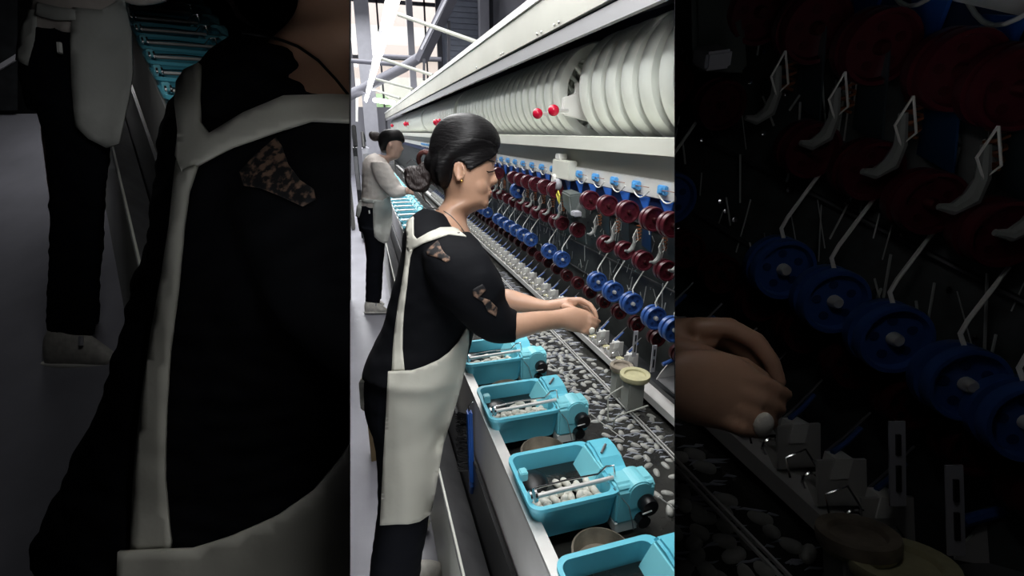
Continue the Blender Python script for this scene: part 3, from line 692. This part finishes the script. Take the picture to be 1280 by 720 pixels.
    legn = [(460, 510, 548, 515, 1.19, .075), (471, 560, 545, 560, 1.20, .08), (474, 610, 541, 605, 1.225, .078), (471, 660, 533, 660, 1.255, .07), (464, 715, 526, 715, 1.29, .062)]
    legf = [(468, 510, 552, 515, 1.27, .07), (474, 560, 546, 560, 1.30, .075), (474, 620, 540, 620, 1.35, .07), (464, 715, 522, 715, 1.42, .06)]
    if full:
        legn += [wpx(Vector((.0, 1.10, .25)), .05), wpx(Vector((.0, 1.12, .08)), .05)]; legf += [wpx(Vector((.0, 1.30, .2)), .05), wpx(Vector((.0, 1.32, .08)), .05)]
    loft(m, V, legn); loft(m, V, legf)
    tr = m.build('trousers', trouser, root); solid(tr, vox, 4, disp=.003*S)
    if full:
        for y in (1.11, 1.31):
            MB().ell((.025, y, .045), (.125, .045, .05), 18, 10).build('shoe', shoe_m, root)
    # apron
    T = bvh([bl, tr])
    T2 = bvh([bl])
    drape(V, [(485, 464), (500, 463.5), (514, 463), (530, 458), (548, 450), (562, 440), (573, 427), (583, 410), (586, 413), (586, 430), (583, 450), (577, 480), (570, 505), (562, 530), (554, 556), (549, 585), (545, 610), (541, 630), (538, 643), (524, 652), (510, 655),
              (495, 655), (475, 656.5), (477, 620), (480, 560), (483, 510)], T, .010, 'apron', apron_m, root, 5, .003, 8, fold=.006)
    Ap = bpy.data.objects  # straps are part of the apron
    def B(l): return [(438+x/3.16, 246+y/3.16) for x, y in l]
    drape(V, B([(437, 152), (437, 120), (405, 119), (355, 121), (305, 142), (262, 168), (250, 152), (249, 120), (250, 80), (232, 88), (222, 103), (220, 130), (224, 165), (221, 195), (230, 216), (250, 205), (290, 184), (345, 165), (390, 150)]) if not full else
          [(583, 296), (573, 287), (566, 284), (550, 284.5), (535, 291), (521, 299), (517, 294), (517, 284), (517, 271), (511, 274), (508.5, 279), (508, 288), (509, 298), (508, 308), (511, 314.5), (517, 311), (530, 304), (547, 298), (561, 293)], T2, .005, 'shoulder_strap', apron_m, root, 3, .003, 3)
    drape(V, B([(222, 200), (230, 213), (246, 207), (235, 240), (229, 290), (222, 360), (212, 440), (207, 520), (206, 600), (214, 685), (164, 688), (168, 600), (178, 500), (190, 420), (204, 340), (213, 280)]), T2, .006, 'side_strap', apron_m, root, 3, .003, 3)
    drape(V, [(449, 478), (454, 470), (460, 470), (459, 490), (456, 514), (451, 510)], T, -.04, 'apron_tie', apron_m, root, 4, .004, 2, dflt=1.28)
    drape(V, B([(300, 215), (318, 195), (345, 172), (352, 182), (360, 205), (375, 225), (392, 236), (395, 250), (378, 258), (350, 245), (325, 235), (305, 232)]), T2, .002, 'lace_panel', lace, root, 2.5, .001, 2)
    drape(V, [(590, 362), (603, 355), (608, 362), (600, 371), (612, 375), (622, 385), (620, 396), (610, 390), (604, 378), (592, 370)], T2, .002, 'lace_panel', lace, root, 2.5, .001, 2)
    # necklace cord following the neck
    TN = bvh([o_ for o_ in CUR if o_.parent == root and o_.data])
    pts = []
    for x, y in [(534, 259), (540, 260), (548, 261.5), (556, 264.5), (564, 270), (571, 277.5), (577, 285), (581, 291)]:
        r = ray(*V.px(x, y)).normalized(); h = TN.ray_cast(C, r); pts.append(h[0]-r*.001*S if h[0] else V.pt(x, y, 1.14))
    MB().tube(pts, .0012*S, 6).build('necklace_cord', black_m, root)
    if full: MB().ell(V.pt(740, 414, 1.15), (.008*S, .006*S, .010*S), 12, 8).build('held_cocoon', cocoon_m, root)
    return root

def far_worker(V, label):
    root = empty('person'); tag(root, label, 'person')
    d = lambda y: 3.82+(y-170)*.00195
    S = V.s; vox = .010*S
    def L(m, l, dd=0, n=24): loft(m, V, [(a, b, c, e, d((b+e)/2)+dd, t) for a, b, c, e, t in l], n=n)
    m = MB()
    L(m, [(484, 166, 496, 166, .04), (480, 172, 502, 172, .07), (480, 180, 502.5, 180, .072), (482, 187, 502.5, 187, .065), (483, 192, 501, 193, .055), (482, 196, 497.5, 198, .05), (473, 193, 487, 201, .055), (470, 197, 486, 204, .06), (464, 205, 486, 212, .08)])
    m.ell(V.pt(502.5, 186, d(186)), (.017*S, .014*S, .014*S), 10, 8)
    m.ell(V.pt(487.5, 182, d(182)-.073), (.014*S, .01*S, .026*S), 10, 8)
    # forearm and hand, fingers
    L(m, [(492, 246, 494, 233, .036), (500, 247, 500, 234, .034), (506, 244, 507, 234, .028), (510, 243.5, 511, 235, .02)], -.12)
    for k in range(4): m.tube([V.pt(509, 236+2*k, 3.84), V.pt(514, 237+1.8*k, 3.84), V.pt(517, 240+1.2*k, 3.85)], .0085*S, 8)
    m.tube([V.pt(507, 236, 3.83), V.pt(511, 233.5, 3.83), V.pt(514, 235, 3.84)], .009*S, 8)
    L(m, [(457, 255, 484, 255, .11), (455, 290, 480, 290, .10), (460, 340, 474, 340, .06), (460, 378, 472, 378, .045)])
    o = m.build('body', skin_far, root); solid(o, vox*.8, 3)
    m = MB()
    L(m, [(486, 162, 497, 162, .02), (478, 165, 502, 165, .06), (474, 170, 505, 171, .085), (473, 177, 505, 177, .088), (474, 183, 493, 181, .086), (476, 188, 488, 185, .07), (477, 191, 484, 189, .05)])
    h = m.build('hair', hair_m, root); solid(h, vox*.8, 2)
    m = MB(); m.ell(V.pt(469, 170.5, d(170)), (.045*S, .035*S, .038*S), 16, 12); m.ell(V.pt(465, 169, d(170)), (.025*S, .025*S, .03*S), 12, 8); m.ell(V.pt(474, 173, d(170)), (.02*S, .025*S, .03*S), 12, 8)
    m.build('hair_bun', hair2, root)
    m = MB()
    L(m, [(469, 192, 485, 201, .065), (459, 198, 487, 208, .13), (454, 212, 488, 218, .155), (453, 228, 488, 232, .14), (453, 245, 488, 247, .13), (451, 262, 488, 264, .13)])
    L(m, [(463, 203, 486, 204, .055), (468, 222, 492, 216, .055), (478, 237, 498, 228, .05), (488, 247, 499, 231, .045), (497, 248.5, 499, 232, .042), (507, 244.5, 508, 233, .034)], -.14)
    L(m, [(470, 205, 488, 206, .05), (485, 235, 500, 228, .05), (495, 245, 505, 236, .04)], .14)
    sw = m.build('sweater', sweater, root); solid(sw, vox*.8, 2, disp=.006*S)
    m = MB()
    L(m, [(448, 260, 484, 262, .13), (447, 275, 482, 275, .12), (450, 290, 481, 290, .11)])
    L(m, [(451, 285, 480, 290, .085), (457, 303, 481, 305, .075), (458, 330, 478.5, 330, .065), (457, 372, 475.5, 374, .055), (459, 378, 474, 379, .05)], -.06)
    L(m, [(451, 285, 480, 290, .08), (459, 305, 481, 305, .07), (460, 330, 479, 330, .06), (460, 374, 477, 374, .05)], .12)
    tr = m.build('trousers', trouser, root); solid(tr, vox*.8, 3, disp=.004*S)
    T = bvh([sw, tr])
    drape(V, [(467, 249), (478, 250), (487, 245), (490, 258), (490.5, 275), (489, 285), (485, 303), (480, 304.5), (473, 301), (468, 296), (466.5, 280), (466, 262)], T, .015, 'apron', apron_g, root, 3, .006, 6, fold=.015)
    drape(V, [(453, 247), (462, 249), (468, 250), (468, 254), (460, 254), (452, 252)], T, .012, 'apron_waistband', apron_g, root, 2.5, .005, 2)
    drape(V, [(450, 250), (453, 250), (452, 262), (449, 272), (445, 270), (446, 259)], T, .0, 'apron_bow', apron_g, root, 2.5, .01, 2, dflt=3.95)
    MB().tube([V.pt(461.5, 263, 3.85), V.pt(461.8, 267, 3.85)], .006*S, 6).build('drawstring', white_m, root)
    for dx_, dD in ((0, -.08), (6, .16)):
        m = MB(); y = 384
        L(m, [(456.5+dx_, 378, 457+dx_, 391, .03), (459+dx_, 375, 460+dx_, 391.5, .045), (466+dx_, 374, 467+dx_, 391.5, .05), (474+dx_, 379, 474+dx_, 391.5, .048), (481+dx_*.3, 384, 481+dx_*.3, 391.5, .04), (484.5+dx_*.3, 387, 484.5+dx_*.3, 391, .025)], dD)
        sh = m.build('shoe', shoe_m, root)
        m = MB(); L(m, [(456+dx_, 388.5, 456+dx_, 392, .035), (466+dx_, 388.5, 466+dx_, 392.5, .055), (485+dx_*.3, 389, 485+dx_*.3, 392, .035)], dD); m.build('sole', sole_m, sh)
        MB().tube([V.pt(470+dx_, 379+k*1.2, d(382)+dD-.05) for k in range(4)], .006*S, 6).build('laces', pillar_m, sh)
    return root

# ------------------------------------------------------------------ trimming at the partitions
def side_plane(x):   # plane through the camera and a picture column; normal points right
    a, b = ray(x, 0), ray(x, 720); n = b.cross(a).normalized(); return n if n.dot(R) > 0 else -n
def trim(objs, planes):
    bpy.context.view_layer.update()
    gone = set()
    for o in objs:
        if o.type != 'MESH': continue
        for n, off in planes:
            M = o.matrix_world; nl = [n.dot(M @ v.co - C)-off for v in o.data.vertices]
            if not nl or max(nl) <= 0: gone.add(o); break
            if min(nl) >= 0: continue
            bm = bmesh.new(); bm.from_mesh(o.data); bm.transform(M)
            bmesh.ops.bisect_plane(bm, geom=bm.verts[:]+bm.edges[:]+bm.faces[:], plane_co=C+n*off, plane_no=n, clear_inner=True)
            if not bm.verts: bm.free(); gone.add(o); break
            bm.transform(M.inverted()); me = o.data.copy(); bm.to_mesh(me); bm.free(); o.data = me
    gn = {o.name for o in gone}
    for o in list(gone):
        for c in kids(o):
            if c.name not in gn: mw = c.matrix_world.copy(); c.parent = o.parent; c.matrix_world = mw
    for o in objs:
        if o.type == 'EMPTY' and all(n in gn for n in KIDS.get(o.name, [])): gn.add(o.name)
    out = [o for o in objs if o.name not in gn]
    bpy.data.batch_remove([bpy.data.objects[n] for n in gn])
    return out

# ================================================================== BUILD THE MAIN BAY
build_machine_units(); LONG = build_long(); build_clutter(); build_trays(); build_cocoons(); build_filaments()
for o in spare: bpy.data.objects.remove(o)
machine = list(CUR)
CUR.clear()
build_upper()
upper = list(CUR); CUR.clear()
near_worker(View(), 'woman in black lace-shouldered blouse and off white apron reaching over the bright basin')
far_worker(View(), 'woman in cream sweater and grey apron working farther down the bright aisle')
people = list(CUR); CUR.clear()

# hall behind
def S(o, k='structure'): o['kind'] = k; return o
# lamps
lp = empty('fluorescent_lamp'); tag(lp, 'long white fluorescent lamp hanging in the row above the aisle', 'lamp', 'fluorescent lamps above the aisle')
MB().hexa([(-.05, 0, .03), (.05, 0, .03), (.05, 1.42, .03), (-.05, 1.42, .03), (-.025, 0, .055), (.025, 0, .055), (.025, 1.42, .055), (-.025, 1.42, .055)]).build('reflector', white_m, lp)
MB().tube([(.012, .02, .015), (.012, 1.40, .015)], .026, 12).build('tube', tube_m, lp)
MB().box(-.04, .04, -.004, .0, .0, .05).build('end_cap', pillar_m, lp)
for i in range(10): place(lp, i == 0, (.30-.008*i, .45+1.45*i, 2.30))
lp2 = tag(MB().tube([at(468, 125, 11.5), at(492, 128.5, 11)], .05, 10).build('wall_lamp', tube_m), 'short horizontal fluorescent lamp low on the far wall', 'lamp')
YW = 19
def wpt(x, y, Y=YW): return on_y(x, y, Y)
def X_(x, Y=YW, y=60): return on_y(x, y, Y).x
zt = 7.0
S(MB().box(-4, 5, YW, YW+.2, 0, 2.35).build('wall_back', concrete))
S(MB().box(-4, X_(440), YW, YW+.2, 2.35, zt).build('wall_back', concrete))
S(MB().box(X_(553), X_(603), YW, YW+.2, 2.3, zt).build('wall_siding', siding))
sd = MB()
for k in range(26): sd.box(X_(557), X_(603), YW-.04, YW, 2.5+.18*k, 2.5+.18*k+.15)
S(sd.build('wall_cladding', siding))
S(MB().box(X_(603), 9, YW, YW+.2, 2.3, zt).build('wall_back', concrete))
for n_, (a, b, yy, m) in enumerate([(447, 465, 17.5, pillar_m), (511, 518.5, 18.7, pillar_m), (601, 612, 17.8, pillar_m), (612, 617, 18.3, frame_m), (547, 553, 18.7, frame_m)]):
    c0, c1 = X_(a, yy), X_(b, yy); S(MB().box(c0, c1, yy, yy+(c1-c0), 0 if n_ < 1 else 2.3, zt).build('wall_pillar', m))
wf = MB()
for x in (460, 475, 533): wf.box(X_(x)-.03, X_(x)+.03, YW, YW+.06, 2.35, zt)
for y in (3, 73): z = wpt(500, y).z; wf.box(X_(440), X_(552), YW, YW+.06, z-.06, z+.06)
w1 = S(wf.build('window_1', frame_m))
gp = MB().box(X_(440), X_(552), YW+.08, YW+.09, 2.35, zt).build('window_pane', glass_m, w1)
S(MB().box(-5.0, -4.8, -1.4, YW, 0, zt).build('wall_left', concrete)); S(MB().box(5, 5.2, -1.4, YW, 0, zt).build('wall_right', concrete))
S(MB().box(-5, 5.2, -1.4, YW+.2, zt, zt+.1).build('ceiling', ceil_m)); S(MB().box(-5, 5.2, -1.5, -1.4, 0, zt).build('wall_front', wall_dark))  # unseen front wall is near-black so little light bounces into the booths
# outside
tag(MB().box(-6, 8, 28, 29, 0, 5.2).box(-6, 8, 27.6, 29, 5.2, 5.7).box(-6, 8, 28, 29, 6.6, 12).build('neighbour_building', out_pink), 'pinkish building seen through the far window', 'building')
tag(MB().box(-6, 8, 27.8, 28.9, 5.7, 6.6).box(1.2, 4, 27.6, 28.9, 1, 4.2).build('balcony', out_cream), 'cream balcony band of the building outside the far window', 'balcony')
hd = MB()
for i in range(40): hd.ell((random.uniform(0, 8), 25+random.random(), random.uniform(1.2, 2.8)), (.6, .5, .5), 8, 6)
tag(hd.build('hedge', out_green), 'pale green hedge outside the far window', 'hedge')
# duct and struts
dk = [(430, 122, 10.5), (452, 112, 10.7), (478, 98, 11), (505, 84, 11), (524, 72, 11)]
tag(MB().tube([at(*p) for p in dk], .11, 16).build('air_duct', duct_m), 'round grey air duct rising diagonally behind the lamp', 'duct')
tag(MB().bar(at(526, 76, 10.8), at(568, -12, 10.0), .30, .14, (0, 0, 1)).build('duct_riser', duct_m), 'flat grey duct section climbing steeply to the ceiling', 'duct')
tag(MB().bar(at(527, 62, 10.4), at(564, -12, 9.8), .05, .05).build('duct_edge', pillar_m), 'pale angle bar along the steep duct section', 'bar')
tag(MB().bar(at(530, 74, 10.4), at(530, 100, 10.4), .05, .05, (1, 0, 0)).build('support_post', frame_m), 'short dark post under the bend of the duct', 'post')
tag(MB().bar(at(561, 27, 10.4), at(561, 80, 10.4), .06, .06, (1, 0, 0)).box(0, 0, 0, 0, 0, 0).build('support_post', frame_m), 'tall dark post standing in front of the siding', 'post')
for k, (a, b, r, m, lab) in enumerate([((498, 18, 7), (600, 54, 6.2), .026, rod_m, 'thick pale strut crossing from the lamp to the canopy'), ((476, 73, 9), (541, 94, 8.5), .028, rod_m, 'pale strut crossing below the duct'), ((436, 76, 11), (500, 81, 11), .05, duct_m, 'horizontal grey pipe behind the lamp'),
        ((476, 70, 12), (552, 74, 12), .05, duct_m, 'thin horizontal pipe crossing the far window'), ((470, 99, 10), (516, 111, 9.5), .026, rod_m, 'short pale strut above the far canopy end'), ((466, 112, 10), (500, 123, 9.5), .024, rod_m, 'lowest pale strut above the far canopy end'),
        ((446, 116, 12), (446, 152, 12), .03, white_m, 'thin white vertical pipe at the left behind the duct')]):
    tag(MB().tube([at(*a), at(*b)], r, 10).build('strut' if m is rod_m else 'pipe', m), lab, 'strut' if m is rod_m else 'pipe')
# dark equipment left of the far worker
def eq(x0, x1, y0, y1, Y, name, m, lab, cat):
    a, b = on_y(x0, y0, Y), on_y(x1, y1, Y); g = empty(name, (a.x, Y, 0)); tag(g, lab, cat)
    w = b.x-a.x; h0, h1 = max(0, b.z), a.z
    MB().box(0, w, 0, .5, h0, h1).build('housing', m, g, bevel=.02)
    MB().box(w*.1, w*.9, -.02, 0, h0+(h1-h0)*.55, h0+(h1-h0)*.9).build('front_panel', steel_d, g, bevel=.005)
    MB().ell((w*.5, -.02, h0+(h1-h0)*.35), (w*.15, .03, w*.15), 12, 8).build('round_knob', black_m, g)
    MB().tube([(w*.3, 0, h1), (w*.3, .1, h1+.25), (w*.5, .2, h1+.1)], .03, 8).build('pipe', black_m, g)
eq(430, 444.5, 197, 292, 8.0, 'electrical_cabinet', mat('cabinet grey', (.16, .16, .15), .6), 'grey electrical cabinet at the left edge behind the far worker', 'cabinet')
eq(446, 452, 183, 300, 7.0, 'pump_unit', dark_m, 'dark narrow pump unit behind the far worker back', 'pump')
eq(452, 468, 184, 262, 9.5, 'storage_cabinet', pillar_m, 'pale cabinet with dark top behind the far worker', 'cabinet')
eq(484, 494, 199, 216, 13.0, 'machine_end_box', fascia, 'pale box at the far end of the basin', 'box')
bx = on_z(470, 572, .2); tag(MB().box(bx.x-.03, bx.x+.05, bx.y+.25, bx.y+.33, 0, .30).build('cardboard_box', mat('brown cardboard', (.30, .22, .12), .8)), 'small brown cardboard box on the floor behind the near worker', 'box')
tag(MB().ell(Vector((.03, 1.55, .035)), (.10, .05, .035), 16, 8).build('white_rag', apron_m), 'crumpled white rag on the floor behind the near worker legs', 'rag')
hall = [o for o in CUR]; CUR.clear()

# ================================================================== SIDE BAYS: enlarged copies of the centre inside added dark booths
Z = 3.16; OX, OY = 438, 246
def mapped_rot(x, y): return ray(x, y).normalized().rotation_difference(ray((x-OX)*Z, (y-OY)*Z).normalized())
def bay_copy(src, k, win, words, skip=()):
    """enlarged copy of the centre pieces, projected from the camera, larger and nearer"""
    bpy.context.view_layer.update(); tops = [o for o in src if o.parent is None and o.name not in skip]
    base = {}; 
    for o in tops:
        P = o.matrix_world.translation; x, y, D = proj(P)
        if D < .2 or not (win[0] < x < win[1] and win[2] < y < win[3]): continue
        c = copy_tree(o); bx_, by_ = (x-OX)*Z, (y-OY)*Z
        q = mapped_rot(x, y); c.matrix_world = Matrix.Translation(at(bx_, by_, D*k)) @ q.to_matrix().to_4x4() @ o.matrix_world.to_3x3().to_4x4() @ Matrix.Scale(k*Z, 4)
        if 'label' in c: c['label'] = o['label'].replace('nearest ', 'large ')+' '+words
        if 'group' in c: c['group'] = o['group']+' '+words
def bay_long(o, k, words, ylim):
    def mp(P):
        d = P-C; x, y, z = d.dot(R), d.dot(U), d.dot(F)
        return C+R*(k*(Z*x+z*((640-OX)*Z-640)/f))+U*(k*(Z*y+z*(360-(360-OY)*Z)/f))+F*(k*z)
    def one(src, parent):
        c = src.copy(); col.objects.link(c); adopt(c, parent); CUR.append(c)
        if src.type == 'MESH':
            bm = bmesh.new(); bm.from_mesh(src.data); bm.transform(src.matrix_world)
            for Y, n in ((ylim[0], -1), (ylim[1], 1)):
                bmesh.ops.bisect_plane(bm, geom=bm.verts[:]+bm.edges[:]+bm.faces[:], plane_co=(0, Y, 0), plane_no=(0, n, 0), clear_outer=True)
            for v in bm.verts: v.co = mp(v.co)
            me = src.data.copy(); bm.to_mesh(me); bm.free(); c.data = me; c.matrix_basis = Matrix()
        for ch in kids(src): one(ch, c)
        return c
    c = one(o, None); c.location = (0, 0, 0)
    if 'label' in c: c['label'] = o['label']+' '+words
RW = 'in dim right copy'; LW = 'in dim left copy'
KR, KL = .8, .5
bpy.context.view_layer.update()
small = [o for o in machine if o not in LONG and not (o.parent and o.parent in LONG)]
# right bay
sm = [o for o in small if not o.name.startswith(('silk_thread', 'thread_button', 'silk_filament'))]
bay_copy(sm, KR, (690, 856, 225, 492), RW)
gh = [o for o in upper if o.name.startswith('gear_head')]
bay_copy(upper, KR, (690, 856, 225, 492), RW)
for o in LONG: bay_long(o, KR, RW, (.3, 4))
for o in machine:
    if o.name.startswith(('silk_thread', 'thread_button', 'silk_filament')): bay_long(o, KR, RW, (.3, 3))
near_worker(View(.8, Z, 1.17, OX, OY, 1.8), 'pair of large bare hands meeting at the left edge of the dim right-hand copy', hands_only=True)
rightbay = list(CUR); CUR.clear()
# left bay
bay_copy([o for o in machine if o.name.startswith('reeling_tray')], KL, (450, 600, 215, 480), LW)
for o in LONG:
    if o.name.startswith(('reeling_basin', 'basin_water')): bay_long(o, KL, LW, (2.2, 7))
near_worker(View(.85, Z, 1.2, OX, OY, 1.25), 'large dim close-up woman in black blouse with white apron straps, at left', full=False)
far_worker(View(KL, Z, 4.0, OX, OY, 1.5), 'person in dark trousers and pale apron, waist to sneakers, in dim left copy')
def flmap(x, y): return at((x-OX)*Z, (y-OY)*Z, KL*proj(on_z(x, y, 0))[2])
m = MB(); q = [flmap(436, 480), flmap(600, 480), flmap(600, 291), flmap(436, 291)]; dn = Vector((0, 0, -.03))
m.hexa([p+dn for p in q]+q); fl2 = S(m.build('floor', floor_m))
eqb = []
for (x0, x1, y0, y1, D, mm, nm, lab) in [(-30, 22, -30, 138, 3.7, dark_m, 'electrical_cabinet', 'dark cabinet behind the trousers in the dim left-hand copy')]:
    a = at(x0, y0, D); e = empty(nm, at((x0+x1)/2, y1, D)); tag(e, lab, 'cabinet')
    v = [at(x0, y1, D), at(x1, y1, D), at(x1, y1, D+.25), at(x0, y1, D+.25), at(x0, y0, D), at(x1, y0, D), at(x1, y0, D+.25), at(x0, y0, D+.25)]
    inv = e.location.copy(); MB().hexa([p-inv for p in v]).build('housing', mm, e)
    MB().bar(at(-10, 90, D-.03)-inv, at(40, 60, D-.03)-inv, .02, .03).build('grey_handle', pillar_m, e)
leftbay = list(CUR); CUR.clear()

NL, NR = side_plane(438), side_plane(843)
th = .002
machine = trim(machine, [(NL, 0), (-NR, 0)]); upper = trim(upper, [(NL, 0), (-NR, 0)]); people = trim(people, [(NL, 0), (-NR, 0)])
NLo, NRo = side_plane(-30), side_plane(1310)
leftbay = trim(leftbay, [(-NL, th), (NLo, 0)]); rightbay = trim(rightbay, [(NR, th), (-NRo, 0)])
# hall floor, open where the left booth stands
m = MB().box(-4.9, 5, -1.4, YW, -.02, 0); fl = S(m.build('floor', floor_m))
bm = bmesh.new(); bm.from_mesh(fl.data)
g = lambda: bm.verts[:]+bm.edges[:]+bm.faces[:]
for n, off in ((NL, 0), (NR, 0)): bmesh.ops.bisect_plane(bm, geom=g(), plane_co=C, plane_no=n)
bmesh.ops.bisect_plane(bm, geom=g(), plane_co=C+F*4.6, plane_no=F)
kill = []
for fc in bm.faces:
    p = fc.calc_center_median()-C
    if (NL.dot(p) < 0 or NR.dot(p) > 0) and p.dot(F) < 4.6: kill.append(fc)
bmesh.ops.delete(bm, geom=kill, context='FACES'); bm.to_mesh(fl.data); bm.free()
# added booth walls and roofs that keep room light off the side copies
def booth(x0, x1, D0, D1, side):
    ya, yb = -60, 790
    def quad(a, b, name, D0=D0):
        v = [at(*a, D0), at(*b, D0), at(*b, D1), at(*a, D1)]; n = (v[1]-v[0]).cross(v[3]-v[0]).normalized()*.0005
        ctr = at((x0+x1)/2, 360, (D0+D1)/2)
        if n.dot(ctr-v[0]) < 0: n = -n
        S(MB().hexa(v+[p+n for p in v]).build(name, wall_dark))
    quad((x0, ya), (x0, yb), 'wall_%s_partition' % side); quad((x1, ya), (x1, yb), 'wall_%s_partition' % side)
    quad((x0, ya), (x1, ya), 'ceiling', .15); quad((x0, yb), (x1, yb), 'floor')  # this ceiling is an added hood, reaching forward to shade the booth
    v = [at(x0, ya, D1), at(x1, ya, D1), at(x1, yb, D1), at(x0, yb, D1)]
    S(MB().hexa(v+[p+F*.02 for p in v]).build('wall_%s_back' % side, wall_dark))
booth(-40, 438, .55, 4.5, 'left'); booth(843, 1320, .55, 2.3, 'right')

# ------------------------------------------------------------------ light
def area(name, loc, sx, sy, e, rot=(0, 0, 0), c=(1, 1, 1)):
    l = bpy.data.lights.new(name, 'AREA'); l.shape = 'RECTANGLE'; l.size = sx; l.size_y = sy; l.energy = e; l.color = c
    o = bpy.data.objects.new(name, l); col.objects.link(o); o.location = loc; o.rotation_euler = rot; return o
area('ceiling_light', (-.3, 5.5, 4.2), 3, 7, 330, c=(1, .99, .97))
area('ceiling_light', (-.2, 12, 5), 3, 9, 430, c=(.97, .98, 1))
area('aisle_fill', (.2, 1.2, 2.6), .8, 2.0, 14, (0, math.radians(10), 0))
al = area('aisle_fill', (.28, .45, 2.24), .3, .8, 13); al.rotation_euler = Vector((.6, 1.2, -.75)).to_track_quat('-Z', 'Y').to_euler()  # added fill for the reels and near worker, set at the first lamp
# added fill lights out of view, there only to brighten the side copies
def booth_fill(x, y, D, e, s=.12):
    p = at(x, y, D); o = area('booth_fill', p, s, s, e); d = (at(x, 420, D*1.5)-p).normalized(); o.rotation_euler = d.to_track_quat('-Z', 'Y').to_euler()
booth_fill(100, -50, 1.3, .9, .3); booth_fill(60, -50, 2.8, 5, .4); booth_fill(400, -50, .62, .06, .05); booth_fill(1150, -50, .60, .30); booth_fill(950, -50, .60, .04)
w = bpy.data.worlds.new('world'); bpy.context.scene.world = w; w.use_nodes = True
w.node_tree.nodes['Background'].inputs[0].default_value = (.95, .97, 1, 1); w.node_tree.nodes['Background'].inputs[1].default_value = 1.6
sc = bpy.context.scene
sc.view_settings.view_transform = 'Standard'; sc.view_settings.look = 'None'; sc.view_settings.gamma = 1; sc.view_settings.exposure = .3
sc.view_settings.use_curve_mapping = False
sc.cycles.max_bounces = 6
